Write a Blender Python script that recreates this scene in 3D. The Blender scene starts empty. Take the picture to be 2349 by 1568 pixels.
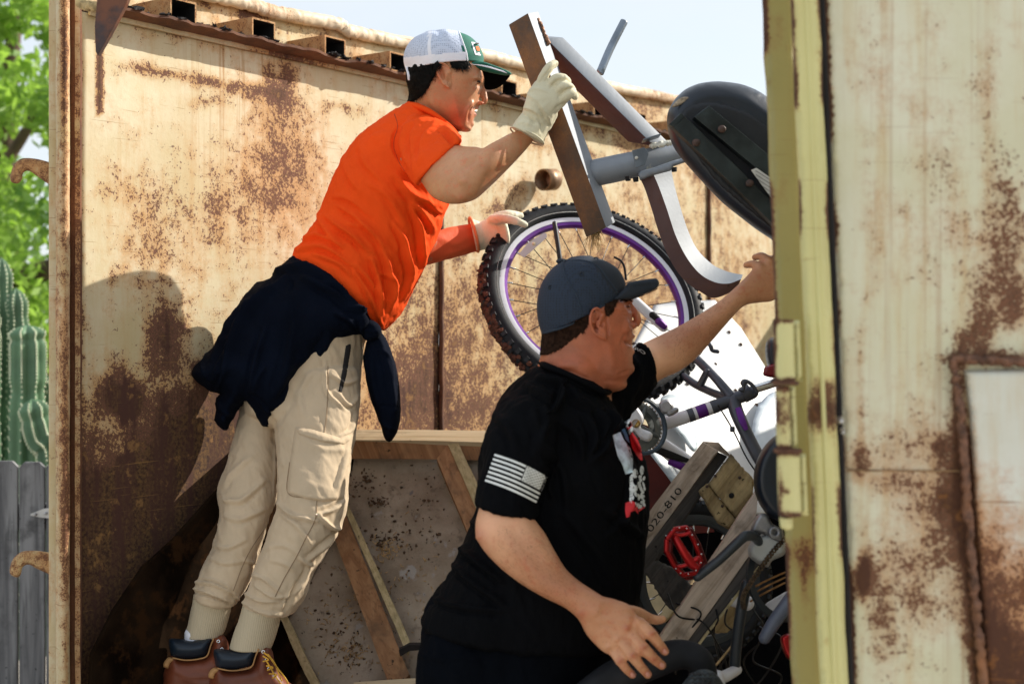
import bpy, bmesh, math, random
import numpy as np
from mathutils import Vector, Matrix, noise as mnoise
from mathutils.bvhtree import BVHTree
from mathutils.geometry import delaunay_2d_cdt
random.seed(7); RNG = np.random.default_rng(7)
sc = bpy.context.scene
COL = sc.collection
# ------------------------------------------------------------------ camera, sky, sun, exposure
F = 3262.5; CU = 1174.5; CV = 784.0; CH = 1.6
cam_d = bpy.data.cameras.new('camera'); cam = bpy.data.objects.new('camera', cam_d); COL.objects.link(cam)
cam.location = (0, 0, CH); cam.rotation_euler = (math.radians(90), 0, 0)
cam_d.lens = 50; cam_d.sensor_width = 36; cam_d.clip_start = 0.05; cam_d.clip_end = 400
cam_d.dof.use_dof = True; cam_d.dof.focus_distance = 3.4; cam_d.dof.aperture_fstop = 3.5
sc.camera = cam
SUN = Vector((1.0, 0.45, 0.66)).normalized()
elev = math.asin(SUN.z); azim = math.atan2(SUN.x, SUN.y)
w = bpy.data.worlds.new('World'); sc.world = w; w.use_nodes = True
nt = w.node_tree; nt.nodes.clear()
wo = nt.nodes.new('ShaderNodeOutputWorld'); bg = nt.nodes.new('ShaderNodeBackground')
sky = nt.nodes.new('ShaderNodeTexSky'); sky.sky_type = 'NISHITA'; sky.sun_disc = False
sky.sun_elevation = elev; sky.sun_rotation = azim; sky.air_density = 1.0; sky.dust_density = 1.5
tc = nt.nodes.new('ShaderNodeTexCoord'); nz = nt.nodes.new('ShaderNodeTexNoise')
nz.inputs['Scale'].default_value = 2.2; nz.inputs['Detail'].default_value = 6; nz.inputs['Roughness'].default_value = .55
mp = nt.nodes.new('ShaderNodeMapping'); mp.inputs['Scale'].default_value = (1, 1, 2.6)
nt.links.new(tc.outputs['Generated'], mp.inputs[0]); nt.links.new(mp.outputs[0], nz.inputs['Vector'])
rp = nt.nodes.new('ShaderNodeMapRange'); rp.inputs['From Min'].default_value = .3; rp.inputs['From Max'].default_value = .68
rp.inputs['To Min'].default_value = .5; rp.inputs['To Max'].default_value = .93
nt.links.new(nz.outputs['Fac'], rp.inputs['Value'])
mx = nt.nodes.new('ShaderNodeMix'); mx.data_type = 'RGBA'
mx.inputs[7].default_value = (4.25, 4.5, 4.7, 1)
nt.links.new(rp.outputs[0], mx.inputs[0]); nt.links.new(sky.outputs[0], mx.inputs[6])
nt.links.new(mx.outputs[2], bg.inputs['Color']); bg.inputs['Strength'].default_value = 0.145
nt.links.new(bg.outputs[0], wo.inputs[0])
sl = bpy.data.lights.new('sun', 'SUN'); sl.energy = 4.3; sl.angle = math.radians(0.5); sl.color = (1, .93, .82)
so = bpy.data.objects.new('sun', sl); COL.objects.link(so)
so.rotation_euler = SUN.to_track_quat('Z', 'Y').to_euler(); so.location = (6, 3, 8)
sc.view_settings.view_transform = 'Standard'; sc.view_settings.look = 'None'
sc.view_settings.gamma = 1; sc.view_settings.use_curve_mapping = False
sc.view_settings.exposure = 0.55
sc.cycles.max_bounces = 6

# ------------------------------------------------------------------ helpers: coordinates
def P(u, v, Y):
    return np.array([(u-CU)/F*Y, Y, CH-(v-CV)/F*Y], float)
def UV(V):
    return CU+V[:, 0]/V[:, 1]*F, CV-(V[:, 2]-CH)/V[:, 1]*F
TD = np.array([.596, .803, 0.]); ND = np.array([.803, -.596, 0.]); W0 = -2.838   # long wall of the container
def WP(u, v, off=0.):
    dx = (u-CU)/F
    Y = (W0+off)/(ND[0]*dx+ND[1]); return P(u, v, Y)
# ------------------------------------------------------------------ numpy gradient-ish noise
_perm = RNG.permutation(256); _perm = np.concatenate([_perm, _perm, _perm])
_grad = RNG.normal(size=(256, 3)); _grad /= np.linalg.norm(_grad, axis=1)[:, None]
def pnoise(p):
    p = np.asarray(p, float); i = np.floor(p).astype(int); f = p-i; i &= 255
    s = f*f*f*(f*(f*6-15)+10); r = 0
    for dx in (0, 1):
        for dy in (0, 1):
            for dz in (0, 1):
                h = _perm[_perm[_perm[i[:, 0]+dx]+i[:, 1]+dy]+i[:, 2]+dz]
                g = _grad[h]; d = f-np.array([dx, dy, dz])
                wgt = (s[:, 0] if dx else 1-s[:, 0])*(s[:, 1] if dy else 1-s[:, 1])*(s[:, 2] if dz else 1-s[:, 2])
                r = r+wgt*np.sum(g*d, axis=1)
    return r*1.6
def fbm(p, o=3):
    r = 0; a = 1
    for k in range(o):
        r = r+a*pnoise(p*2**k+k*17.3); a *= .5
    return r
# ------------------------------------------------------------------ helpers: objects
OFF = {}
def props(o, label=None, cat=None, group=None, kind=None):
    if label: o['label'] = label
    if cat: o['category'] = cat
    if group: o['group'] = group
    if kind: o['kind'] = kind
    return o
def thing(name, loc, label, cat, group=None):
    o = bpy.data.objects.new(name, None); COL.objects.link(o); o.empty_display_size = .1
    o.location = tuple(loc); OFF[o.name] = np.array(loc, float)
    return props(o, label, cat, group)
def obj(name, VF, mat, parent=None, smooth=True, base=None, attrs=None, **kw):
    V, Fc = VF; V = np.asarray(V, float)
    off = OFF[parent.name] if parent else (np.array(base, float) if base is not None else np.array([V[:, 0].mean(), V[:, 1].mean(), V[:, 2].min()]))
    me = bpy.data.meshes.new(name); me.from_pydata((V-off).tolist(), [], [list(map(int, f)) for f in Fc])
    me.update()
    if smooth is True: me.polygons.foreach_set('use_smooth', [True]*len(me.polygons))
    elif smooth:
        me.polygons.foreach_set('use_smooth', [True]*len(me.polygons)); me.set_sharp_from_angle(angle=math.radians(smooth))
    if mat: me.materials.append(mat)
    if attrs:
        for k, a in attrs.items():
            at = me.attributes.new(k, 'FLOAT', 'POINT'); at.data.foreach_set('value', np.asarray(a, np.float32))
    o = bpy.data.objects.new(name, me); COL.objects.link(o)
    if parent: o.parent = parent; OFF[o.name] = off
    else: o.location = tuple(off); OFF[o.name] = off
    return props(o, kw.get('label'), kw.get('cat'), kw.get('group'), kw.get('kind'))
def join(parts):
    Vs = []; Fs = []; n = 0
    for V, Fc in parts:
        V = np.asarray(V, float); Vs.append(V); Fs += [[int(i)+n for i in f] for f in Fc]; n += len(V)
    return np.vstack(Vs), Fs
def normals(V, Fc):
    V = np.asarray(V); N = np.zeros_like(V)
    q = [f for f in Fc if len(f) >= 3]
    A = np.array([f[0] for f in q]); B = np.array([f[1] for f in q]); C = np.array([f[2] for f in q]); D = np.array([f[-1] for f in q])
    n = np.cross(V[B]-V[A], V[C]-V[A])+np.cross(V[C]-V[A], V[D]-V[A])
    for I in (A, B, C, D): np.add.at(N, I, n)
    return N/(np.linalg.norm(N, axis=1)[:, None]+1e-12)
# ------------------------------------------------------------------ splines, lofts, tubes
def cat(P0, m, closed=False):
    P0 = np.asarray(P0, float); n = len(P0)
    if n < 3 and not closed:
        t = np.linspace(0, 1, m)[:, None]; return P0[0]*(1-t)+P0[-1]*t
    out = []
    if closed:
        k = n; g = lambda i: P0[i % n]
    else:
        k = n-1; g = lambda i: P0[i] if 0 <= i < n else (2*P0[0]-P0[1] if i < 0 else 2*P0[-1]-P0[-2])
    T = np.linspace(0, k, m, endpoint=not closed)
    for t in T:
        i = min(int(t), k-1); f = t-i; a, b, c, d = g(i-1), g(i), g(i+1), g(i+2)
        out.append(.5*((2*b)+(-a+c)*f+(2*a-5*b+4*c-d)*f*f+(-a+3*b-3*c+d)*f**3))
    return np.array(out)
def loft(st, m=60, n=48, caps=('round', 'round'), p=1.0, capk=.6):
    """st: (Lu,Lv,Ru,Rv,Y,d[,tu,tv[,dY]]) silhouettes left/right, depth of centre, half depth, image shift of the front, yaw"""
    S = np.array([tuple(s)+(0,)*(9-len(s)) for s in st], float); S = cat(S, m)
    th = np.linspace(0, 2*np.pi, n, endpoint=False); c, s = np.cos(th), np.sin(th)
    c = np.sign(c)*np.abs(c)**p; s = np.sign(s)*np.abs(s)**p
    rings = []
    for r in S:
        L = P(r[0], r[1], r[4]-r[8]); R = P(r[2], r[3], r[4]+r[8]); C = (L+R)/2; a = (R-L)/2
        fr = P((r[0]+r[2])/2+r[6], (r[1]+r[3])/2+r[7], max(r[4]-r[5], .1)); b = fr-C
        b[0] += C[0]*r[5]/r[4]; b[2] += (C[2]-CH)*r[5]/r[4]
        rings.append((C, a, b))
    return rings_mesh(rings, c, s, n, caps, capk)
def rings_mesh(rings, c, s, n, caps, capk=.6):
    R = [C+np.outer(c, a)+np.outer(s, b) for C, a, b in rings]
    def endcap(i0, i1, kind):
        C, a, b = rings[i0]; C2 = rings[i1][0]; ax = C-C2; ax /= np.linalg.norm(ax)+1e-9
        out = []; h = min(np.linalg.norm(a), np.linalg.norm(b))*capk
        if kind == 'round':
            for k in range(1, 6):
                f = k/6*np.pi/2; out.append(C+ax*h*math.sin(f)+np.outer(c, a*math.cos(f))+np.outer(s, b*math.cos(f)))
            return out, C+ax*h
        if kind == 'lip':
            for sc_, dp in ((.985, .002), (.955, 0), (.93, -.012), (.9, -.03)):
                out.append(C+ax*dp+np.outer(c, a*sc_)+np.outer(s, b*sc_))
            return out, C-ax*.035
        return [], C.copy()
    pre, pc = endcap(0, 1, caps[0]); post, qc = endcap(-1, -2, caps[1])
    R = pre[::-1]+R+post; m = len(R)
    V = np.vstack(R+[pc[None], qc[None]]); Fc = []
    for i in range(m-1):
        for j in range(n):
            k = (j+1) % n; Fc.append((i*n+j, i*n+k, (i+1)*n+k, (i+1)*n+j))
    if caps[0] != 'open': Fc += [(m*n, (j+1) % n, j) for j in range(n)]
    if caps[1] != 'open': Fc += [(m*n+1, (m-1)*n+j, (m-1)*n+(j+1) % n) for j in range(n)]
    # orient outward
    i = (m//2)*n; f = Fc[(m//2)*n]; nn = np.cross(V[f[1]]-V[f[0]], V[f[2]]-V[f[0]]); cen = R[m//2].mean(0)
    if np.dot(nn, V[i]-cen) < 0: Fc = [tuple(reversed(f)) for f in Fc]
    return V, Fc
def tube(pts, rad, n=12, m=None, caps=('round', 'round'), flat=1.0, capk=1.0):
    """world-space tube, radii per point"""
    pts = np.array(pts, float); rad = np.broadcast_to(np.array(rad, float), (len(pts),))
    A = np.column_stack([pts, rad]); A = cat(A, m or (2 if len(pts) == 2 else len(pts)*5)); X = A[:, :3]; r = np.abs(A[:, 3])
    T = np.gradient(X, axis=0); T /= np.linalg.norm(T, axis=1)[:, None]+1e-12
    ref = np.array([0, 1., 0]) if abs(T[0][1]) < .9 else np.array([1., 0, 0])
    a = np.cross(T[0], ref); a /= np.linalg.norm(a); rings = []
    for i in range(len(X)):
        a = a-T[i]*np.dot(a, T[i]); a /= np.linalg.norm(a); b = np.cross(T[i], a)
        rings.append((X[i], a*r[i], b*r[i]*flat))
    th = np.linspace(0, 2*np.pi, n, endpoint=False)
    return rings_mesh(rings, np.cos(th), np.sin(th), n, caps, capk)
def tuv(pts, n=12, m=None, **k):
    """tube from (u,v,Y,rpx)"""
    return tube([P(p[0], p[1], p[2]) for p in pts], [p[3]/F*p[2] for p in pts], n, m, **k)
def sweep(pts, e1s, e2s, caps=True):
    """rectangular section swept along pts; e1/e2 vectors from corner"""
    V = []; Fc = []
    for p, a, b in zip(pts, e1s, e2s): V += [p, p+a, p+a+b, p+b]
    m = len(pts)
    for i in range(m-1):
        for j in range(4):
            k = (j+1) % 4; Fc.append((i*4+j, i*4+k, (i+1)*4+k, (i+1)*4+j))
    if caps: Fc += [(3, 2, 1, 0), tuple((m-1)*4+j for j in range(4))]
    return fixn((np.array(V), Fc))
def fixn(VF, bev=0, seg=2):
    V, Fc = VF; bm = bmesh.new(); vs = [bm.verts.new(v) for v in V]
    for f in Fc:
        try: bm.faces.new([vs[i] for i in f])
        except ValueError: pass
    bmesh.ops.recalc_face_normals(bm, faces=bm.faces)
    if bev: bmesh.ops.bevel(bm, geom=bm.edges[:], offset=bev, segments=seg, profile=.6, affect='EDGES', clamp_overlap=True)
    bm.verts.ensure_lookup_table(); bm.verts.index_update()
    V2 = np.array([v.co[:] for v in bm.verts]); F2 = [tuple(v.index for v in f.verts) for f in bm.faces]; bm.free()
    return V2, F2
def beam(A, B, e1, e2, bev=.003):
    A, B, e1, e2 = map(lambda x: np.array(x, float), (A, B, e1, e2))
    V = [A, A+e1, A+e1+e2, A+e2, B, B+e1, B+e1+e2, B+e2]
    Fc = [(0, 1, 2, 3), (4, 5, 6, 7), (0, 1, 5, 4), (1, 2, 6, 5), (2, 3, 7, 6), (3, 0, 4, 7)]
    return fixn((V, Fc), bev)
def box(c, s, bev=.003, R=None):
    c = np.array(c, float); s = np.array(s, float)/2
    ex, ey, ez = (np.array([1., 0, 0]), np.array([0, 1., 0]), np.array([0, 0, 1.])) if R is None else R
    A = c-ex*s[0]-ey*s[1]-ez*s[2]
    return beam(A, A+ez*2*s[2], ex*2*s[0], ey*2*s[1], bev)
def subdiv_beam(A, B, e1, e2, n=40, wob=.002, sc_=9, bev=True):
    """timber: beam with many sections and slightly wobbly edges"""
    A, B, e1, e2 = map(lambda x: np.array(x, float), (A, B, e1, e2)); V = []; Fc = []; k = 16
    per = []
    for j in range(4):
        a, b = [(0, 0), (1, 0), (1, 1), (0, 1)][j], [(1, 0), (1, 1), (0, 1), (0, 0)][j]
        for q in (.03, .3, .7, .97): per.append((a[0]+(b[0]-a[0])*q, a[1]+(b[1]-a[1])*q))
    per = np.array(per)
    for i in range(n+1):
        t = i/n; C = A+(B-A)*t
        V.append(C+np.outer(per[:, 0], e1)+np.outer(per[:, 1], e2))
    V = np.vstack(V)
    V = V+np.column_stack([fbm(V*sc_+s, 3) for s in (0, 31, 57)])*wob
    for i in range(n):
        for j in range(k):
            q = (j+1) % k; Fc.append((i*k+j, i*k+q, (i+1)*k+q, (i+1)*k+j))
    Fc += [tuple(range(k))[::-1], tuple(n*k+j for j in range(k))]
    return fixn((V, Fc))
# ------------------------------------------------------------------ polygons in the picture -> solid bodies
def poly_dist(Q, poly):
    A = poly; B = np.roll(poly, -1, axis=0); d = np.full(len(Q), 1e9)
    for a, b in zip(A, B):
        ab = b-a; t = np.clip(((Q-a)@ab)/(ab@ab+1e-9), 0, 1); d = np.minimum(d, np.linalg.norm(Q-(a+t[:, None]*ab), axis=1))
    return d
def inside(Q, poly):
    x, y = Q[:, 0], Q[:, 1]; c = np.zeros(len(Q), bool)
    for (x1, y1), (x2, y2) in zip(poly, np.roll(poly, -1, axis=0)):
        m = ((y1 > y) != (y2 > y)) & (x < (x2-x1)*(y-y1)/((y2-y1) if y2 != y1 else 1e-9)+x1); c ^= m
    return c
def resample(poly, step):
    out = []
    for a, b in zip(poly, np.roll(poly, -1, axis=0)):
        k = max(1, int(np.linalg.norm(b-a)/step))
        out += [a+(b-a)*i/k for i in range(k)]
    return np.array(out)
def tri2d(poly, step, smooth=True):
    poly = np.array(poly, float)
    if smooth: poly = cat(poly, len(poly)*8, closed=True)
    poly = resample(poly, step); lo, hi = poly.min(0), poly.max(0)
    gx, gy = np.meshgrid(np.arange(lo[0], hi[0], step), np.arange(lo[1], hi[1], step*.87)); gx = gx+(np.arange(gx.shape[0])[:, None] % 2)*step*.5
    Q = np.column_stack([gx.ravel(), gy.ravel()]); Q = Q[inside(Q, poly)]
    if len(Q): Q = Q[poly_dist(Q, poly) > step*.55]
    allp = np.vstack([poly, Q]) if len(Q) else poly; nb = len(poly)
    r = delaunay_2d_cdt([Vector(p) for p in allp], [], [list(range(nb))], 1, 1e-4)
    return np.array([v[:] for v in r[0]]), [tuple(f) for f in r[2]], poly
def inflate(poly, Yf, T, R, step=5, smooth=True, ff=1., bf=1.):
    Q, Fc, pl = tri2d(poly, step, smooth); d = poly_dist(Q, pl); onb = d < 1e-2
    k = np.minimum(d/R, 1); t = T*np.sqrt(np.maximum(0, 1-(1-k)**2)); Y0 = Yf(Q[:, 0], Q[:, 1])+0*t
    V1 = np.column_stack([(Q[:, 0]-CU)/F*Y0, Y0, CH-(Q[:, 1]-CV)/F*Y0])
    ray = V1-np.array([0, 0, CH]); ray /= np.linalg.norm(ray, axis=1)[:, None]
    Vf = V1-ray*(t*ff)[:, None]; Vb = V1+ray*(t*bf)[:, None]*.9
    idx = np.arange(len(Q)); bi = np.where(onb, idx, 0); m = {}; n = len(Q); back = []
    for i in range(len(Q)):
        if onb[i]: m[i] = i
        else: m[i] = n+len(back); back.append(Vb[i])
    V = np.vstack([Vf]+([np.array(back)] if back else []))
    Fb = [tuple(m[i] for i in reversed(f)) for f in Fc]
    return fixn((V, list(Fc)+Fb))
def slab(poly, Yf, th, smooth=False, bev=.0, dirv=(0, 1, 0)):
    """flat plate: polygon on a plane of depth Yf(u,v), thickness th away from camera"""
    poly = np.array(poly, float)
    if smooth: poly = cat(poly, len(poly)*6, closed=True)
    V1 = np.array([P(a, b, Yf(a, b)) for a, b in poly]); n = len(V1)
    V = np.vstack([V1, V1+np.array(dirv)*th])
    Fc = [tuple(range(n)), tuple(range(2*n-1, n-1, -1))]+[(i, (i+1) % n, n+(i+1) % n, n+i) for i in range(n)]
    return fixn((V, Fc), bev)
# ------------------------------------------------------------------ cloth relief
def folds(VF, fl, wr=None, front=True):
    V, Fc = VF; V = np.array(V); N = normals(V, Fc); u, v = UV(V); Q = np.column_stack([u, v]); D = np.zeros(len(V))
    wf = np.clip(-N[:, 1]*2+.3, 0, 1) if front else 1
    for pts, wd, amp in fl:
        pts = np.array(pts, float)
        if len(pts) > 2: pts = cat(pts, len(pts)*4)
        d = np.full(len(V), 1e9); tt = np.zeros(len(V)); L = len(pts)-1
        for i in range(L):
            a, b = pts[i], pts[i+1]; ab = b-a; t = np.clip(((Q-a)@ab)/(ab@ab+1e-9), 0, 1); dd = np.linalg.norm(Q-(a+t[:, None]*ab), axis=1)
            m = dd < d; d[m] = dd[m]; tt[m] = (i+t[m])/L
        D += amp*np.exp(-(d/wd)**2)*np.sin(np.pi*np.clip(tt*.86+.07, 0, 1))**.6*wf
    if wr:
        for amp, sc_, dr, st in wr:
            dr = np.array(dr, float); dr /= np.linalg.norm(dr); al = V@dr
            q = (V-np.outer(al, dr)*(1-1/st))*sc_; nn = fbm(q, 3); D += amp*(1-2*np.abs(nn))
    return V+N*D[:, None], Fc
def sharp(fl, k=.45):
    """add a tight companion valley beside each ridge"""
    out = list(fl)
    for pts, wd, amp in fl:
        p = np.array(pts, float); d = p[-1]-p[0]; nrm = np.array([-d[1], d[0]])/(np.linalg.norm(d)+1e-9)
        out.append(((p+nrm*wd*1.1).tolist(), wd*.7, -amp*k))
    return out
def remesh(parts, vox, it=6, f=.5):
    V, Fc = join(parts); me = bpy.data.meshes.new('tmp'); me.from_pydata(V.tolist(), [], Fc); o = bpy.data.objects.new('tmp', me); COL.objects.link(o)
    r = o.modifiers.new('r', 'REMESH'); r.mode = 'VOXEL'; r.voxel_size = vox
    s = o.modifiers.new('s', 'SMOOTH'); s.iterations = it; s.factor = f
    dg = bpy.context.evaluated_depsgraph_get(); e = o.evaluated_get(dg); m2 = e.to_mesh()
    n = len(m2.vertices); A = np.empty(n*3); m2.vertices.foreach_get('co', A); Fo = [tuple(p.vertices) for p in m2.polygons]
    e.to_mesh_clear(); bpy.data.objects.remove(o); bpy.data.meshes.remove(me)
    return A.reshape(-1, 3), Fo
def blob(c, r, n=16):
    """ellipsoid: centre, (rx,ry,rz)"""
    V = []; Fc = []; m = n//2+1
    for i in range(m+1):
        f = math.pi*i/m
        for j in range(n):
            t = 2*math.pi*j/n; V.append((c[0]+r[0]*math.sin(f)*math.cos(t), c[1]+r[1]*math.sin(f)*math.sin(t), c[2]+r[2]*math.cos(f)))
    for i in range(m):
        for j in range(n):
            k = (j+1) % n; Fc.append((i*n+j, (i+1)*n+j, (i+1)*n+k, i*n+k))
    return np.array(V), Fc
def bluv(u, v, Y, ru, rv, dy): return blob(P(u, v, Y), (ru/F*Y, dy, rv/F*Y))
def paintf(V, bl):
    """sum of soft spots at picture places -> attribute"""
    u, v = UV(V); a = np.zeros(len(V))
    for (cu, cv, ru, rv, am) in bl: a += am*np.exp(-(((u-cu)/ru)**2+((v-cv)/rv)**2))
    return a
def split(VF, pred):
    V, Fc = VF; V = np.asarray(V); cen = np.array([V[list(f)].mean(0) for f in Fc]); m = pred(cen)
    out = []
    for val in (True, False):
        sel = [f for f, k in zip(Fc, m) if k == val]; ids = sorted({i for f in sel for i in f}); mp_ = {i: k for k, i in enumerate(ids)}
        out.append((V[ids], [tuple(mp_[i] for i in f) for f in sel]))
    return out
def bvh(objs):
    vs = []; fs = []; n = 0
    for o in objs:
        off = OFF[o.name]; A = np.empty(len(o.data.vertices)*3); o.data.vertices.foreach_get('co', A); A = A.reshape(-1, 3)+off
        vs += A.tolist(); fs += [[i+n for i in p.vertices] for p in o.data.polygons]; n += len(A)
    return BVHTree.FromPolygons(vs, fs)
def on_surface(Q, tree, off, Ydef):
    V = []
    for u, v in Q:
        d = Vector(((u-CU)/F, 1, -(v-CV)/F)).normalized(); h = tree.ray_cast(Vector((0, 0, CH)), d)
        V.append(np.array(h[0])-np.array(d)*off if h[0] is not None else P(u, v, Ydef))
    return np.array(V)
def decal(name, polys, tree, mat, parent, Ydef, off=.0012, step=6, smooth=False, **kw):
    parts = []
    for poly in polys:
        Q, Fc, _ = tri2d(poly, step, smooth); V = on_surface(Q, tree, off, Ydef)
        nn = np.cross(V[Fc[0][1]]-V[Fc[0][0]], V[Fc[0][2]]-V[Fc[0][0]])
        if nn[1] > 0: Fc = [tuple(reversed(f)) for f in Fc]
        parts.append((V, Fc))
    return obj(name, join(parts), mat, parent, **kw)
def text_pts(s, size=1.0):
    cu = bpy.data.curves.new('t', 'FONT'); cu.body = s; cu.size = size; cu.resolution_u = 3; o = bpy.data.objects.new('t', cu); COL.objects.link(o)
    dg = bpy.context.evaluated_depsgraph_get(); m = o.evaluated_get(dg).to_mesh()
    V = np.array([v.co[:2] for v in m.vertices]); Fc = [tuple(p.vertices) for p in m.polygons]
    o.evaluated_get(dg).to_mesh_clear(); bpy.data.objects.remove(o); bpy.data.curves.remove(cu); return V, Fc
def text_decal(name, s, o, xd, yd, tree, mat, parent, Ydef, off=.0015, **kw):
    T, Fc = text_pts(s); Q = np.array(o)+np.outer(T[:, 0], xd)+np.outer(T[:, 1], yd)
    return obj(name, (on_surface(Q, tree, off, Ydef), Fc), mat, parent, smooth=False, **kw)
# ------------------------------------------------------------------ materials
class NB:
    def __init__(s, name):
        s.m = bpy.data.materials.new(name); s.m.use_nodes = True; s.t = s.m.node_tree; s.t.nodes.clear()
        s.out = s.t.nodes.new('ShaderNodeOutputMaterial'); s.b = s.t.nodes.new('ShaderNodeBsdfPrincipled'); s.t.links.new(s.b.outputs[0], s.out.inputs[0])
        s.tc = s.t.nodes.new('ShaderNodeTexCoord').outputs['Object']
    def n(s, typ, **k):
        x = s.t.nodes.new(typ)
        for a, b in k.items(): setattr(x, a, b)
        return x
    def put(s, sock, val):
        if hasattr(val, 'links'): s.t.links.new(val, sock)
        elif isinstance(val, (tuple, list)) and len(val) == 3 and sock.type == 'RGBA': sock.default_value = (*val, 1)
        else: sock.default_value = val
    def mapping(s, scale=(1, 1, 1), rot=(0, 0, 0)):
        x = s.n('ShaderNodeMapping'); x.inputs['Scale'].default_value = scale; x.inputs['Rotation'].default_value = rot; s.put(x.inputs[0], s.tc); return x.outputs[0]
    def noise(s, scale, det=4, rough=.55, vec=None, dist=0):
        x = s.n('ShaderNodeTexNoise'); x.inputs['Scale'].default_value = scale; x.inputs['Detail'].default_value = det; x.inputs['Roughness'].default_value = rough
        x.inputs['Distortion'].default_value = dist; s.put(x.inputs['Vector'], vec or s.tc); return x.outputs['Fac']
    def math(s, op, a, b=0., c=None, clamp=False):
        x = s.n('ShaderNodeMath', operation=op, use_clamp=clamp); s.put(x.inputs[0], a); s.put(x.inputs[1], b)
        if c is not None: s.put(x.inputs[2], c)
        return x.outputs[0]
    def ramp(s, f, lo, hi, a=0., b=1.):
        x = s.n('ShaderNodeMapRange', interpolation_type='SMOOTHSTEP'); s.put(x.inputs[0], f)
        for i, q in enumerate((lo, hi, a, b)): x.inputs[i+1].default_value = q
        return x.outputs[0]
    def mix(s, f, a, b, bt='MIX'):
        x = s.n('ShaderNodeMix', data_type='RGBA', blend_type=bt); s.put(x.inputs[0], f); s.put(x.inputs[6], a); s.put(x.inputs[7], b); return x.outputs[2]
    def attr(s, name): x = s.n('ShaderNodeAttribute'); x.attribute_name = name; return x.outputs['Fac']
    def bump(s, h, st=.3, dist=.01, prev=None):
        x = s.n('ShaderNodeBump'); x.inputs['Strength'].default_value = st; x.inputs['Distance'].default_value = dist; s.put(x.inputs['Height'], h)
        if prev: s.put(x.inputs['Normal'], prev)
        return x.outputs[0]
    def fin(s, col, rough=.7, nrm=None, metal=0., **k):
        s.put(s.b.inputs['Base Color'], col); s.put(s.b.inputs['Roughness'], rough); s.put(s.b.inputs['Metallic'], metal)
        if nrm: s.put(s.b.inputs['Normal'], nrm)
        for a, v in k.items(): s.put(s.b.inputs[a.replace('_', ' ')], v)
        return s.m
def M(name, col, rough=.7, var=.25, scale=12, bump=.15, bs=90, bd=.002, metal=0., col2=None, f2=.5, s2=5, **k):
    n = NB(name); a = n.noise(scale, 5); dark = tuple(c*(1-var) for c in col); lite = tuple(min(1, c*(1+var)) for c in col)
    c = n.mix(n.ramp(a, .3, .7), dark, lite)
    if col2: c = n.mix(n.ramp(n.noise(s2, 7, .62), f2, f2+.12), c, col2)
    return n.fin(c, rough, n.bump(n.noise(bs, 3), bump, bd), metal, **k)
def cloth(name, col, var=.1, weave=900, bump=.25, rough=.9, sheen=.0, spec=.12):
    n = NB(name); c = n.mix(n.ramp(n.noise(7, 4), .3, .7), tuple(q*(1-var) for q in col), tuple(min(1, q*(1+var)) for q in col))
    fine = n.noise(weave, 2); c = n.mix(n.ramp(fine, .2, .8, 0, .25), c, tuple(q*.72 for q in col))
    w1 = n.noise(38, 5, .6, n.mapping((1, 1, .5), (.3, .2, .5)))
    return n.fin(c, rough, n.bump(w1, .35, .006, n.bump(fine, bump, .0008)), 0, Sheen_Weight=sheen, Sheen_Roughness=.5, Specular_IOR_Level=spec)
def wood(name, ca, cb, dr=(1, 0, 0), grain=60, rough=.8, dirt=None):
    n = NB(name); rot = Vector((1, 0, 0)).rotation_difference(Vector(dr).normalized()).inverted().to_euler()
    v = n.mapping((1, 1, 1), tuple(rot)); x = n.n('ShaderNodeMapping'); x.inputs['Scale'].default_value = (1.6, grain, grain); n.put(x.inputs[0], v); v = x.outputs[0]
    g = n.noise(1.0, 6, .65, v, .6); g2 = n.noise(3.1, 3, .5, v)
    c = n.mix(n.ramp(g, .32, .68), ca, cb); c = n.mix(n.ramp(g2, .55, .75, 0, .6), c, tuple(q*.45 for q in ca))
    c = n.mix(n.ramp(n.noise(9, 6, .6), .5, .72, 0, .75), c, dirt or tuple(q*.4 for q in ca))
    c = n.mix(n.ramp(n.noise(60, 3, .5), .68, .74), c, tuple(q*.2 for q in ca))
    return n.fin(c, rough, n.bump(g, .5, .003, n.bump(g2, .3, .001)))
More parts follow.
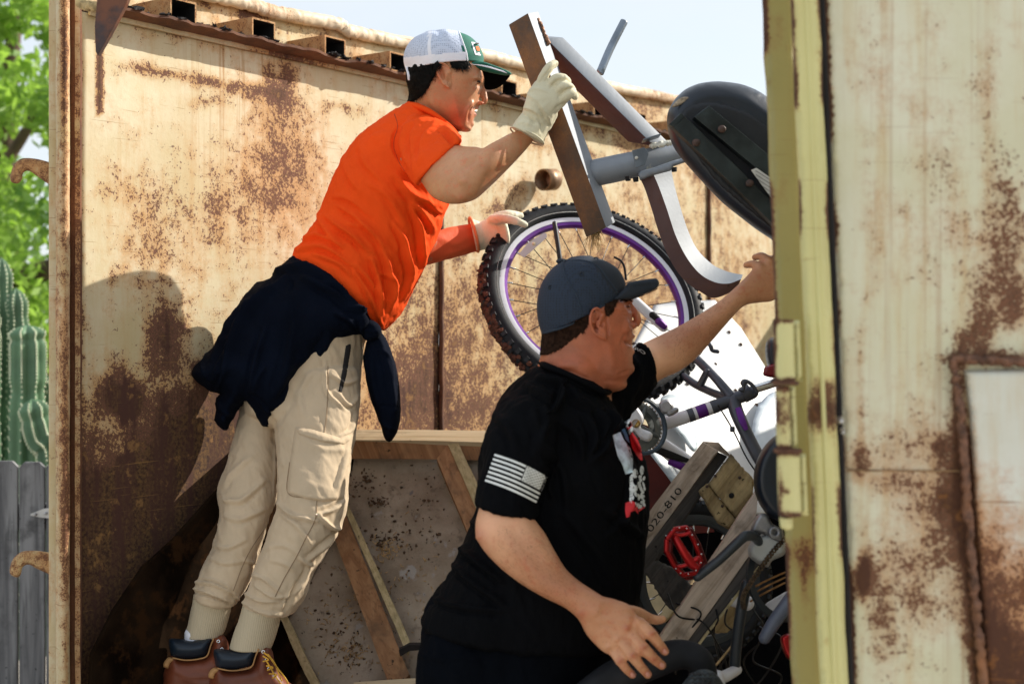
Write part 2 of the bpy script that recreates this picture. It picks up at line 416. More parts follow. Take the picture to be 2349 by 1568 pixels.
def rusty(name, paint, paint2, amt=0., haze=1., streak=.5, rough=.5, rust=(.38, .17, .055), dark=(.075, .028, .014), sc_=1., scr=1.):
    """old paint breaking into rust; attribute 'rust' adds more of it, 'drip' adds runs"""
    n = NB(name); A = n.math('ADD', n.attr('rust'), amt)
    big = n.noise(3.2*sc_, 6, .6); mid = n.noise(19*sc_, 12, .72); fine = n.noise(120*sc_, 5, .7); vf = n.noise(230*sc_, 3, .6)
    st = n.noise(1, 6, .65, n.mapping((24*sc_, 24*sc_, 2.4*sc_))); dn = n.noise(1, 4, .6, n.mapping((70*sc_, 70*sc_, 1.1*sc_)))
    pt = n.mix(n.ramp(big, .3, .7), paint, paint2); warm = tuple(q*c for q, c in zip(paint, (.92, .66, .38)))
    pt = n.mix(n.ramp(st, .45, .75, 0, .4*streak), pt, warm)
    M_ = lambda a, k: n.math('MULTIPLY', a, k)
    h = n.math('ADD', n.math('ADD', M_(mid, .5), M_(big, .35)), n.math('ADD', M_(st, .15), M_(A, .20)))
    hz = n.ramp(h, .47, .70, 0, .85*haze); lt = tuple(min(1, q*1.55+.03) for q in rust)
    c = n.mix(hz, pt, n.mix(n.ramp(fine, .3, .7), rust, lt))
    dr = n.math('MULTIPLY', n.ramp(dn, .52, .66), n.attr('drip'), clamp=True); c = n.mix(n.math('MULTIPLY', dr, .8), c, rust)
    s = n.math('ADD', n.math('ADD', M_(fine, .42), M_(mid, .38)), n.math('ADD', M_(vf, .20), M_(A, .115)))
    sp = n.ramp(s, .583, .606, 0, .92); c = n.mix(sp, c, n.mix(n.ramp(vf, .35, .65), dark, tuple(min(1, q*2.2) for q in dark)))
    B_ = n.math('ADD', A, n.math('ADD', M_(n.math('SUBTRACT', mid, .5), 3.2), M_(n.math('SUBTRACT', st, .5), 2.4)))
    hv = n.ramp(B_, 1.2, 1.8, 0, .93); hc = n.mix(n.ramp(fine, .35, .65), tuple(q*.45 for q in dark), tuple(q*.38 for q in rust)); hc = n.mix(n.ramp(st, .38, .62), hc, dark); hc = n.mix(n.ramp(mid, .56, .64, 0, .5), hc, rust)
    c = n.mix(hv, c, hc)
    for rot, k, lo in (((.5, .25, .2), 170, .71), ((-.4, .6, 0), 150, .72), ((1.2, .1, .4), 190, .73)):
        sc2 = n.noise(1, 2, .5, n.mapping((6, 6, k), rot)); c = n.mix(n.ramp(sc2, lo, lo+.03, 0, .6*scr), c, tuple(q*.7 for q in rust))
    bh = n.math('SUBTRACT', n.math('ADD', h, M_(hv, .15)), M_(sp, .35))
    return n.fin(c, n.ramp(h, .4, .7, rough, .92), n.bump(bh, .45, .005, n.bump(fine, .2, .002)))
def refine(VF, pred):
    """one level of subdivision where pred(u,v,V) holds"""
    V, Fc = VF; bm = bmesh.new(); vs = [bm.verts.new(v) for v in V]
    for f in Fc: bm.faces.new([vs[i] for i in f])
    u, v = UV(np.asarray(V)); m = pred(u, v, np.asarray(V)); bm.verts.index_update()
    es = [e for e in bm.edges if m[e.verts[0].index] and m[e.verts[1].index]]
    bmesh.ops.subdivide_edges(bm, edges=es, cuts=1, use_grid_fill=True, smooth=.6)
    bm.verts.index_update(); V2 = np.array([q.co[:] for q in bm.verts]); F2 = [tuple(q.index for q in f.verts) for f in bm.faces]; bm.free(); return V2, F2
def lean(VF, k=.036):
    """bring the shins of the climbing man towards the camera (he leans back from the wall)"""
    V = np.array(VF[0]); u, v = UV(V); t = np.clip((v-860)/380, 0, 1)*(u < 860); t = t*t*(3-2*t); c = np.array([0, 0, CH]); return c+(V-c)*(1-k*t)[:, None], VF[1]
# ================================================================== SETTING: ground, far garden
m_ground = M('dusty_concrete', (.52, .46, .38), .95, .2, 3, .5, 40, .02, col2=(.38, .33, .27), s2=1.2)
m_gravel = M('pebble', (.35, .30, .24), .9, .4, 30)
V = []; Fc = []; n = 60
gx = np.concatenate([-np.geomspace(120, 3, 14), np.linspace(-2.8, 4, 34), np.geomspace(4.5, 120, 14)])
gy = np.concatenate([-np.geomspace(60, 1, 10), np.linspace(-.8, 8, 44), np.geomspace(9, 160, 14)])
for y in gy:
    for x in gx: V.append((x, y, 0))
V = np.array(V); V[:, 2] += .02*fbm(V*1.3+5)-.01; nx = len(gx)
for j in range(len(gy)-1):
    for i in range(nx-1): a = j*nx+i; Fc.append((a, a+1, a+nx+1, a+nx))
obj('ground', (V, Fc), m_ground, kind='structure', base=(0, 0, 0))

# ---- tree behind the container
def leaf_mat(name, c1, c2):
    n = NB(name); c = n.mix(n.ramp(n.noise(1.7, 4), .35, .65), c1, c2)
    t = n.n('ShaderNodeBsdfTranslucent'); n.put(t.inputs[0], n.mix(.5, c, tuple(min(1, q*2.2) for q in c2)))
    ms = n.n('ShaderNodeMixShader'); ms.inputs[0].default_value = .45; n.fin(c, .55)
    n.t.links.new(n.b.outputs[0], ms.inputs[1]); n.t.links.new(t.outputs[0], ms.inputs[2]); n.t.links.new(ms.outputs[0], n.out.inputs[0]); return n.m
m_leaf = leaf_mat('leaf_green', (.05, .13, .02), (.26, .42, .055)); m_leaf2 = leaf_mat('leaf_deep', (.05, .13, .02), (.26, .42, .06))
m_bark = M('bark', (.09, .06, .04), .95, .4, 8, .8, 30, .01)
def leaves(name, clumps, per, size, mat, parent):
    C = np.array([c[:3] for c in clumps]); R = np.array([c[3] for c in clumps]); n = len(C)*per
    k = np.repeat(np.arange(len(C)), per); d = RNG.normal(size=(n, 3)); d /= np.linalg.norm(d, axis=1)[:, None]
    p = C[k]+d*(R[k]*RNG.uniform(.15, 1, n)**.5)[:, None]; p[:, 2] -= .15*R[k]*np.abs(d[:, 0])
    a = RNG.normal(size=(n, 3)); a /= np.linalg.norm(a, axis=1)[:, None]; b = np.cross(a, RNG.normal(size=(n, 3))); b /= np.linalg.norm(b, axis=1)[:, None]
    s = size*RNG.uniform(.6, 1.3, n)[:, None]
    Vv = np.stack([p-a*s, p+b*s*.45, p+a*s, p-b*s*.45], axis=1).reshape(-1, 3); Fv = np.arange(n*4).reshape(-1, 4).tolist()
    return obj(name, (Vv, Fv), mat, parent, smooth=False)
def tree(loc, h, clumps, per, size, mat, label, limbs):
    t = thing('leafy_tree', loc, label, 'tree')
    L = np.array(loc, float); parts = [tube([L, L+(.1, 0, h*.3), L+(-.05, .1, h*.6), L+(.1, 0, h*.95)], [.17, .13, .09, .04], 10)]
    obj('trunk', join(parts), m_bark, t)
    for a in limbs: obj('limb', tube([np.array(q[:3]) for q in a], [q[3] for q in a], 8), m_bark, t)
    leaves('crown', clumps, per, size, mat, t); return t
cl = []
for k in range(50):
    u = RNG.uniform(-160, 190); v = RNG.uniform(-260, 610); Y = RNG.uniform(8.5, 11.5); q = P(u, v, Y); cl.append((*q, RNG.uniform(.14, .36)))
tree((-3.7, 10.4, 0), 4.6, cl, 170, .055, m_leaf, 'tall leafy bright green tree behind the left end of the rusty container',
     [[(*P(-60, 650, 9.4), .08), (*P(40, 640, 9.2), .075), (*P(140, 606, 9.0), .06), (*P(230, 560, 9), .04)], [(*P(-20, 420, 10), .05), (*P(60, 300, 10), .04), (*P(120, 180, 10), .03)], [(*P(-3, 500, 10.2), .05), (*P(-40, 250, 10.3), .04), (*P(0, 60, 10), .02)]])
cl = []
for k in range(70):
    u = RNG.uniform(-200, 210); v = RNG.uniform(600, 1090); Y = RNG.uniform(8.8, 10.2); q = P(u, v, Y); cl.append((*q, RNG.uniform(.16, .3)))
t = thing('hedge_bush', (-3.4, 9.4, 0), 'dense light green bush behind the cactus', 'bush'); obj('stem', tube([(-3.4, 9.4, 0), (-3.4, 9.4, 1.2)], [.05, .03], 8), m_bark, t)
leaves('foliage', cl, 230, .045, m_leaf2, t)
# ---- columnar cactus
m_cact = M('cactus_skin', (.10, .19, .10), .6, .3, 5, .2, 40); m_spine = M('cactus_spine', (.75, .78, .55), .6, .1)
t = thing('columnar_cactus', P(40, 1500, 6.4)*[1, 1, 0], 'clump of tall ribbed green cactus columns behind the grey fence', 'cactus')
def cactus(path, r, ribs=8):
    A = cat(path, 46); X = np.array([P(a, b, c) for a, b, c in A]); T = np.gradient(X, axis=0); V = []; n = ribs*6; S = []
    th = np.linspace(0, 2*np.pi, n, endpoint=False); rr = 1+.2*np.cos(th*ribs)
    for i, (x, tt) in enumerate(zip(X, T)):
        tt = tt/np.linalg.norm(tt); a = np.cross(tt, (0, 1, 0)); a /= np.linalg.norm(a); b = np.cross(tt, a); k = min(1, math.sqrt(max(1e-3, i/4)))*(1-.12*math.exp(-((i % 17)-8)**2/2))
        V.append(x+np.outer(np.cos(th)*rr, a)*r*k+np.outer(np.sin(th)*rr, b)*r*k)
    Fc = [(i*n+j, i*n+(j+1) % n, (i+1)*n+(j+1) % n, (i+1)*n+j) for i in range(45) for j in range(n)]
    obj('column', fixn((np.vstack(V), Fc)), m_cact, t)
    sp = []
    for q in range(ribs):
        for i in range(2, 45, 1):
            c = V[i][q*6]; sp.append(blob(c, (.0035, .0035, .006), 4))
    obj('spines', join(sp), m_spine, t, kind='stuff')
for p_, r in (([(2, 590, 6.3), (8, 750, 6.3), (5, 1000, 6.3), (0, 1500, 6.3)], .040), ([(36, 660, 6.3), (42, 800, 6.3), (35, 1050, 6.3), (30, 1500, 6.3)], .042),
              ([(60, 745, 6.1), (64, 820, 6.1), (62, 980, 6.1), (55, 1500, 6.2)], .066), ([(20, 800, 6.5), (22, 900, 6.5), (15, 1500, 6.5)], .05), ([(72, 915, 6.0), (92, 1000, 6.0), (122, 1080, 6.0), (128, 1500, 6.0)], .055),
              ([(98, 880, 6.6), (104, 950, 6.6), (108, 1500, 6.6)], .045), ([(-30, 700, 6.2), (-30, 900, 6.2), (-28, 1500, 6.2)], .05)): cactus(p_, r)
# ---- grey board fence
m_fence = wood('fence_board', (.10, .10, .105), (.27, .27, .275), (0, 0, 1), 26)
t = thing('board_fence', (-1.7, 4.9, 0), 'weathered grey dog-ear board fence left of the container', 'fence')
x0 = P(-330, 0, 4.9)[0]; bw = .093
k = 0; x = x0
while x < P(190, 0, 4.9)[0]:
    h = 1.19+RNG.uniform(-.004, .006); c = .018; pts = [(x+.002, .04), (x+bw-.004, .04), (x+bw-.004, h-c), (x+bw-.004-c, h), (x+.002+c, h), (x+.002, h-c)]
    yy = 4.9+RNG.uniform(0, .005); V = np.array([(a, yy, b) for a, b in pts]+[(a, yy+.018, b) for a, b in pts]); n = 6
    obj('board', fixn((V, [tuple(range(6)), tuple(range(11, 5, -1))]+[(i, (i+1) % n, n+(i+1) % n, n+i) for i in range(n)]), .002), m_fence, t, smooth=False); x += bw
for z in (.3, .95): obj('rail', beam((x0, 4.925, z), (x, 4.925, z), (0, .04, 0), (0, 0, .09)), m_fence, t, smooth=False)
m_hinge = M('hinge_zinc', (.45, .45, .45), .4, .2, metal=.7)
hg = obj('strap_hinge', slab([(70, 1178), (100, 1166), (128, 1163), (160, 1163), (160, 1192), (128, 1189), (100, 1187), (70, 1182)], lambda u, v: 4.893, .006), m_hinge, t, smooth=False)
for u, v in ((80, 1180), (104, 1177), (122, 1175)): obj('hinge_screw', tube([P(u, v, 4.893), P(u, v, 4.885)], .005, 8), m_hinge, hg)

# ================================================================== CONTAINER
CONT = thing('waste_container', WP(185, 1400)*[1, 1, 0], 'large rusty cream painted steel waste container standing open at its near end', 'container')
cream = (.66, .55, .36); cream2 = (.76, .70, .54)
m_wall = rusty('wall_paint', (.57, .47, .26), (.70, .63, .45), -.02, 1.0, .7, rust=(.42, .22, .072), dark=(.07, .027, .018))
m_rim = rusty('rim_paint', (.60, .48, .32), (.68, .58, .44), .1, .9, .4, sc_=2)
m_post = rusty('post_paint', (.52, .40, .20), (.62, .54, .36), .05, 1, 1.4, sc_=2)
m_dark = rusty('burnt_rust', (.07, .03, .018), (.12, .05, .025), .3, .6, .4, .8, rust=(.20, .08, .03), sc_=2)
m_black = M('black_void', (.012, .01, .01), .9, .2)
m_door = rusty('door_paint', (.62, .60, .41), (.71, .70, .55), -.17, .75, 1.1, sc_=1.3, rust=(.34, .14, .035), scr=.25)
m_stile = rusty('stile_paint', (.58, .55, .24), (.66, .62, .28), -.75, .5, .5, sc_=1.5, rust=(.33, .15, .05), scr=.4)
m_flange = rusty('flange_paint', (.30, .27, .09), (.34, .30, .11), -.6, .6, .5, sc_=1.5, rust=(.20, .08, .03), scr=.4)
Z0, ZL = .15, 2.405
def S_(u, off=0.): return float(TD@WP(u, 784, off))
def wpt(s, z, off=0.): return TD*s+ND*(W0+off)+np.array([0, 0, z])
def wallgrid(s0, s1, z0, z1, step, off, th=.006, dent=.004):
    ns, nz_ = int((s1-s0)/step)+2, int((z1-z0)/step)+2; S = np.linspace(s0, s1, ns); Z = np.linspace(z0, z1, nz_); SS, ZZ = np.meshgrid(S, Z)
    V = TD*SS.reshape(-1, 1)+ND*(W0+off)+np.array([0, 0, 1.])*ZZ.reshape(-1, 1)
    V = V+ND*(dent*fbm(V*2.1+3, 2))[:, None]; Fc = [(j*ns+i, j*ns+i+1, (j+1)*ns+i+1, (j+1)*ns+i) for j in range(nz_-1) for i in range(ns-1)]
    b = [i for i in range(ns)]+[j*ns+ns-1 for j in range(1, nz_)]+[(nz_-1)*ns+i for i in range(ns-2, -1, -1)]+[j*ns for j in range(nz_-2, 0, -1)]
    n0 = len(V); B = V[b]-ND*th; V2 = np.vstack([V, B]); m = len(b)
    Fc += [(b[i], n0+i, n0+(i+1) % m, b[(i+1) % m]) for i in range(m)]+[tuple(n0+i for i in range(m))]
    return V2, Fc
sA, sB, sC, sD = S_(185), S_(1010), S_(1625), S_(1625)+1.6
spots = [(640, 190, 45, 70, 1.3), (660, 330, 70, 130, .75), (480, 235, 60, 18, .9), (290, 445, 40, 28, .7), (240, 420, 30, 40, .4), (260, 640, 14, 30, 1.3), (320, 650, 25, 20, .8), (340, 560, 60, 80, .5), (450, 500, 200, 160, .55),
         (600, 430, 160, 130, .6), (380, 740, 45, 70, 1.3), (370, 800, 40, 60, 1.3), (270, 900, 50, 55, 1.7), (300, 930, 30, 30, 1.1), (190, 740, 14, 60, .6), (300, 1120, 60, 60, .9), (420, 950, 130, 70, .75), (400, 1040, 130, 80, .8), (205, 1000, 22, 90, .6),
         (200, 1180, 20, 80, .8), (350, 1390, 330, 210, 2.6), (600, 1270, 330, 300, 2.2), (500, 1120, 120, 80, 1.3), (560, 900, 160, 120, .9), (300, 1500, 300, 120, 1.8),  # low left spots: real rust, made heavier to paint in the shade there
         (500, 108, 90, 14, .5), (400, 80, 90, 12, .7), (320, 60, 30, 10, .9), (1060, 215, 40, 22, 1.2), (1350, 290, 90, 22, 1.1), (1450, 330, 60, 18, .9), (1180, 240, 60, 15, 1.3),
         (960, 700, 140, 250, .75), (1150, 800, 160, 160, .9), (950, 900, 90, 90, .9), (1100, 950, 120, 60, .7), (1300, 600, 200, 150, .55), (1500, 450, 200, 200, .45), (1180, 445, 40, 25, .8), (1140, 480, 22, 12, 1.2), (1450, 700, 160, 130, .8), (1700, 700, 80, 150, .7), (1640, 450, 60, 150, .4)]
for s0, s1, l in ((sA, sB-.004, 'left cream panel with large rust blooms'), (sB+.004, sC-.004, 'middle scratched brown panel'), (sC+.004, sD, None)):
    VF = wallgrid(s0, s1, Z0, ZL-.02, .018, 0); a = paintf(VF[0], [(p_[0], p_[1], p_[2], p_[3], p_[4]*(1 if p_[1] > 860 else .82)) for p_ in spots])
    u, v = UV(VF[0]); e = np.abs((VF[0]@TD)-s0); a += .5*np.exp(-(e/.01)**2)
    # drips under the ledge and the long brown streak beside the post
    z = VF[0][:, 2]; a += .9*np.exp(-((ZL-.13-z)/.018)**2)*np.clip(pnoise(VF[0]*3.1+9)*2+.6, 0, 1.2)
    a += 1.9*np.exp(-((u-232)/8)**4)*((v > 60) & (v < 262))
    a += .85*np.exp(-np.clip((v-1140)/-90, 0, 9)**2)*(u < 1010)  # heavier rust low on the left, also deepened to stand for shade
    dp = np.exp(-np.clip((ZL-.06-z)/.22, 0, 9))*np.clip(pnoise(VF[0]*[4, 4, .3]+3)*3.5+.1, 0, 1.2)
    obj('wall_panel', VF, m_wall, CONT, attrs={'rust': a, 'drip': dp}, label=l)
for s in (sB, sC, sD):
    pts = [wpt(s, z, .004+.002*math.sin(z*40)) for z in np.linspace(Z0, ZL-.05, 40)]
    obj('weld_seam', tube(pts, .0085, 6, 60), m_dark, CONT)
# ledge, lip plate, upper band and top rail follow the picture's lines at their own offsets
LO = .062; zed = (WP(302, 0, LO)[2]+WP(917, 164, LO)[2]+WP(1540, 316, LO)[2])/3
zg = (WP(302, 50, .01)[2]+WP(917, 196, .01)[2])/2
def strip(s0, s1, n, sec):
    """section list of (off,z) closed polygon extruded along wall with wobble"""
    V = []; Fc = []; k = len(sec)
    for i in range(n+1):
        s = s0+(s1-s0)*i/n
        for (o, z, wb) in sec:
            q = wpt(s, z, o); w_ = fbm(np.array([[s*9, o*30, 2.]]), 3)[0]*wb; V.append(q+ND*w_+np.array([0, 0, w_*.8]))
    for i in range(n):
        for j in range(k): q = (j+1) % k; Fc.append((i*k+j, i*k+q, (i+1)*k+q, (i+1)*k+j))
    Fc += [tuple(range(k))[::-1], tuple(n*k+j for j in range(k))]
    return fixn((np.array(V), Fc))
VF = strip(sA+.02, sD, 160, [(.010, zg, .001), (.010, zed-.012, 0), (.002, zed-.012, 0), (.002, zg, 0)])
obj('lip_plate', VF, m_wall, CONT, smooth=False, attrs={'rust': paintf(VF[0], [(650, 125, 60, 30, 1.4), (760, 150, 80, 20, .6), (1100, 240, 60, 20, .6)])+.1})
VF = strip(sA+.02, sD, 900, [(-.11, zed, 0), (.04, zed, .003), (LO, zed+.001, .009), (LO, zed-.006, .008), (.04, zed-.012, .003), (-.11, zed-.014, 0)])
obj('ledge', VF, m_dark, CONT, smooth=30)
fl = []
for k in range(420):
    s = RNG.uniform(sA+.05, sD); o = LO-.01+RNG.uniform(-.03, .012); c = wpt(s, zed+.003, o); r = RNG.uniform(.003, .011)
    b = blob(c, (r*1.6, r*1.6, r*RNG.uniform(.15, .4)), 6); V = b[0]+.35*r*RNG.normal(size=b[0].shape); fl.append((V, b[1]))
obj('rust_flakes', join(fl), m_black, CONT, smooth=False, kind='stuff')
rim = [(150, -95), (400, -38), (540, -6), (585, 5), (622, 18), (700, 34), (780, 49), (796, 62), (860, 76), (917, 88), (1099, 116), (1205, 142), (1386, 188), (1550, 221), (1800, 276), (2300, 385)]
rp_ = [WP(a, b+8, -.10) for a, b in rim]
VF = folds(tube(rp_, .019, 12, 420, flat=.7), [], [(.003, 25, (0, 0, 1), 1)], False); obj('top_rail', VF, m_rim, CONT, attrs={'rust': .05+.6*pnoise(VF[0]*4)})
V = []; Fc = []
RR = cat(rp_, 220)
for i, q in enumerate(RR):
    s = TD@q
    for j, tt in enumerate(np.linspace(0, 1, 9)):
        z = zed+(q[2]+.004-zed)*tt; V.append(wpt(s, z, -.12+.008*math.sin(tt*3)+.006*fbm(np.array([[s*4, tt, 0]]), 2)[0]))
n = 9
Fc = [(i*n+j, (i+1)*n+j, (i+1)*n+j+1, i*n+j+1) for i in range(len(RR)-1) for j in range(n-1)]
VF = (np.array(V), Fc); V2 = np.vstack([VF[0], VF[0]-ND*.008]); nn = len(V)
Fc = Fc+[tuple(nn+i for i in reversed(f)) for f in Fc]+[(i*n+n-1, (i+1)*n+n-1, nn+(i+1)*n+n-1, nn+i*n+n-1) for i in range(len(RR)-1)]
a = .35+paintf(V2, [(575, 30, 40, 30, 1.2), (460, 10, 60, 20, .3), (730, 95, 30, 20, .8), (1010, 170, 40, 30, .5), (1480, 250, 60, 30, .5)])
obj('upper_band', fixn((V2, Fc)), m_wall, CONT, attrs={'rust': a})
def socket(s, w_, h, z0, d0=-.115, d1=.035):
    o = [(s-w_/2, z0), (s+w_/2, z0), (s+w_/2, z0+h), (s-w_/2, z0+h)]; t = .005; i_ = [(s-w_/2+t, z0+t), (s+w_/2-t, z0+t), (s+w_/2-t, z0+h-t), (s-w_/2+t, z0+h-t)]
    V = [wpt(a, b, d0) for a, b in o]+[wpt(a, b, d1) for a, b in o]+[wpt(a, b, d1) for a, b in i_]+[wpt(a, b, d0+.01) for a, b in i_]
    Fc = []
    for k in range(3):
        for j in range(4): q = (j+1) % 4; Fc.append((k*4+j, k*4+q, (k+1)*4+q, (k+1)*4+j))
    Fc.append((12, 13, 14, 15)); return np.array(V), Fc
m_sock = rusty('socket_rust', (.40, .26, .12), (.5, .36, .2), .55, 1, .5, .8, sc_=2); m_void = M('socket_void', (.004, .003, .003), 1.)
s1_, s2_ = S_(605, .035), S_(769, .035); ds = s2_-s1_
for k in range(-1, 9): 
    s = s1_+k*ds
    if s < sD:
        so_ = obj('stake_socket', socket(s, .085, .058, zed+.001), m_sock, CONT, smooth=False); so_.data.materials.append(m_void)
        for p in so_.data.polygons:
            if p.index >= 8: p.material_index = 1
# pipe stub on the wall
c = WP(1258, 412, .05); ax = np.array([-.62, -.75, -.1]); ax /= np.linalg.norm(ax)
th = np.linspace(0, 2*np.pi, 40, endpoint=False); a = np.cross(ax, (0, 0, 1)); a /= np.linalg.norm(a); b = np.cross(a, ax)
rings = [(c-ax*.03, .037), (c+ax*.03, .037), (c+ax*.031, .032), (c-ax*.03, .031)]
V = np.vstack([q+np.outer(np.cos(th)*r, a)+np.outer(np.sin(th)*r, b) for q, r in rings]); n = 40
Fc = [(i*n+j, i*n+(j+1) % n, (i+1)*n+(j+1) % n, (i+1)*n+j) for i in range(3) for j in range(n)]+[tuple(range(n))]
m_pipe = M('brown_pipe', (.26, .15, .08), .45, .4, 14, .3, 60, metal=.4)
obj('pipe_stub', fixn((V, Fc)), m_pipe, CONT)
# near corner post with groove, outer hooks and gusset
def vstrip(name, ua, ub, Y, th, mat, rs, rnd=3.0, zt=-170, zb=3000, label=None):
    poly = [(ua, zt), (ub, zt), (ub, zb), (ua, zb)]
    VF = inflate(resample(np.array(poly, float), 30), lambda u, v: Y, th/2, rnd, 8, False)
    V = VF[0]; V = V+np.column_stack([fbm(V*[0, 0, 7]+ua, 3)*.0012, 0*V[:, 0], 0*V[:, 0]]); V[:, 2] = np.maximum(V[:, 2], .05)
    return obj(name, (V, VF[1]), mat, CONT, attrs={'rust': paintf(V, rs)}, label=label)
vstrip('corner_post', 128, 160, 3.24, .05, m_post, [(148, 500, 10, 500, .8), (150, 1150, 12, 300, 1.2), (128, 800, 8, 500, .5), (148, 130, 9, 130, 1.0)], 12)
vstrip('post_groove', 157, 188, 3.31, .02, m_dark, [(170, 700, 30, 900, .6)], 2)
vstrip('post_edge', 172, 184, 3.285, .02, m_post, [(178, 500, 10, 400, 1.2), (178, 1300, 10, 500, .9)], 5)
obj('post_back', box(P(148, 784, 3.34)+[0, 0, -.35], (.03, .14, 2.5)), m_post, CONT)
m_hook = rusty('hook_paint', (.50, .40, .20), (.45, .36, .18), .75, 1, .5, sc_=3)
for pl in ([(135, 383), (112, 372), (80, 364), (50, 364), (32, 378), (25, 398), (25, 416), (40, 421), (50, 412), (53, 397), (66, 392), (84, 403), (108, 420), (135, 434)],
           [(135, 1272), (112, 1266), (80, 1262), (52, 1264), (34, 1276), (24, 1295), (23, 1314), (36, 1323), (47, 1318), (52, 1300), (66, 1294), (84, 1303), (108, 1314), (135, 1325)]):
    obj('latch_hook', inflate(pl, lambda u, v: 3.30, .012, 7, 5), m_hook, CONT)
m_gus = M('gusset_steel', (.045, .03, .03), .5, .5, 12, .3, col2=(.16, .06, .03), metal=.3)
obj('corner_gusset', slab([(232, -120), (330, -120), (291, 5), (262, 60), (240, 100), (224, 127), (219, 118), (217, 60)], lambda u, v: 3.05, .02, bev=.002), m_gus, CONT, smooth=False)
obj('rope_scrap', folds(tube([P(185, 8, 3.1), P(205, 14, 3.08), P(230, 16, 3.06)], [.008, .010, .006], 8, 20), [], [(.004, 60, (0, 0, 1), 1)]), M('rope', (.45, .33, .16), .9, .4, 60), CONT)
# far side wall, back wall, floor
hp = P(1862, 784, 2.33); hp[2] = 0; rt = ND@hp
def rpt(s, z, off): return TD*s+ND*(rt+off)+np.array([0, 0, z])
sh = TD@hp
obj('far_side_wall', beam(rpt(sh, Z0, 0), rpt(sh, 2.44, 0), TD*4.4, ND*.05), m_door, CONT, smooth=False)
e = wpt(sD+.02, 0, 0); w_ = (rt-W0)
obj('end_wall', beam(e+[0, 0, Z0], e+[0, 0, 2.4], ND*w_, TD*.04), m_wall, CONT, smooth=False, attrs={'rust': [.6]*500} and None)
fa, fb = wpt(sA, Z0-.03, 0), wpt(sD, Z0-.03, 0)
obj('floor_plate', beam(fa, fb, ND*w_, (0, 0, .03)), m_dark, CONT, smooth=False)
for k in range(5):
    q = wpt(sA+.1+k*1.1, 0, 0); obj('skid', beam(q, q+ND*w_, TD*.1, (0, 0, .115)), m_dark, CONT, smooth=False)
# ---- open door leaf, hinge side towards the camera
def edge(u0, v): return u0+(v-0)*.0425
def dplate(name, ul, ur, Y, T, R, mat, rs, parent, step=10, v0=-330, v1=2900, label=None, Yf=None):
    poly = resample(np.array([(edge(ul, v0), v0), (edge(ur, v0), v0), (edge(ur, v1), v1), (edge(ul, v1), v1)], float), 25)
    VF = inflate(poly, Yf or (lambda u, v: Y), T, R, step, False); V = VF[0]
    w_ = np.column_stack([fbm(V*[0, 0, 9]+ul, 3)*.0022, .002*fbm(V*3, 2), 0*V[:, 0]]); V = V+w_
    uu, vv = UV(V); ed = np.minimum(np.abs(uu-edge(ul, vv)), np.abs(uu-edge(ur, vv))); er = 2.7*np.exp(-(ed/7)**2)*np.clip(pnoise(V*[1, 1, 9]+ul)*2.4+.45, 0, 1)
    return obj(name, (V, VF[1]), mat, parent, attrs={'rust': paintf(V, rs)+er, 'drip': paintf(V, [(2010, 300, 60, 700, .5), (2180, 700, 90, 900, .45), (2330, 1500, 100, 200, 1)])}, label=label)
fl_rs = [(1790, 60, 30, 60, .8), (1800, 420, 20, 80, .55), (1810, 600, 20, 60, .5), (1755, 60, 8, 90, 2.2), (1765, 190, 10, 14, 1.3), (1780, 130, 30, 60, .3), (1850, 1270, 60, 45, 1.4), (1845, 1330, 14, 60, 1.2), (1842, 1180, 40, 14, .8)]
dplate('door_flange', 1748, 1824, 2.27, .02, 10, m_flange, fl_rs, CONT)
st_rs = [(1885, 940, 48, 66, 2.6), (1890, 880, 40, 16, .8), (1820, 60, 8, 70, 1.5), (1824, 190, 10, 40, 1.2), (1830, 330, 7, 200, .9), (1838, 640, 7, 100, .9), (1868, 120, 8, 30, .9), (1915, 1250, 6, 500, .8), (1872, 1400, 10, 90, 1.3), (1897, 1470, 8, 14, 2), (1885, 680, 10, 14, .9), (1879, 1300, 10, 20, .5)]
dplate('door_stile', 1813, 1879, 2.13, .022, 9, m_stile, st_rs, CONT, label='pale yellow stile with a burnt rust patch')
obj('stile_rib', tube([P(edge(1849, v), v, 2.109) for v in (-300, 700, 2800)], .004, 6, 30), m_stile, CONT)
dr = [(2200, 950, 18, 160, 1.5), (2215, 1150, 20, 160, 1.8), (2235, 1350, 24, 160, 2.0), (2250, 1520, 26, 140, 2.0), (2170, 1150, 30, 90, .9), (2160, 1020, 24, 30, 1.4), (2270, 820, 120, 16, 1.3), (2230, 780, 30, 40, .9), (2330, 700, 30, 60, 1.3), (2260, 740, 30, 70, 1.0),
      (2300, 600, 60, 120, .5), (2050, 1100, 60, 30, .9), (2070, 1300, 90, 170, .5), (2060, 1430, 100, 170, .55), (2200, 450, 130, 420, .22), (2290, 560, 60, 300, .3), (2010, 1440, 20, 120, .5), (1985, 1310, 18, 60, 1.3), (1975, 1330, 16, 45, 1.5), (1968, 1060, 26, 40, 1.2), (1975, 900, 12, 140, .6), (2180, 1200, 70, 200, .8), (2090, 1000, 70, 90, .55), (2150, 500, 90, 300, .25), (2000, 480, 30, 400, .25),
      (2270, 220, 30, 120, .5), (2320, 480, 40, 120, .6)]
DP = dplate('door_panel', 1889, 2520, 2.17, .012, 6, m_door, dr, CONT, 12)
obj('door_gap', tube([P(edge(1884.5, v), v, 2.16) for v in (-320, 700, 2850)], .0052, 6, 20), m_black, CONT)
pp = [(2212, 850), (2350, 846), (2620, 838), (2650, 2300), (2312, 2300), (2262, 1540), (2240, 1200), (2225, 960)]
VF = inflate(resample(np.array(pp, float), 20), lambda u, v: 2.150, .008, 8, 11, False)
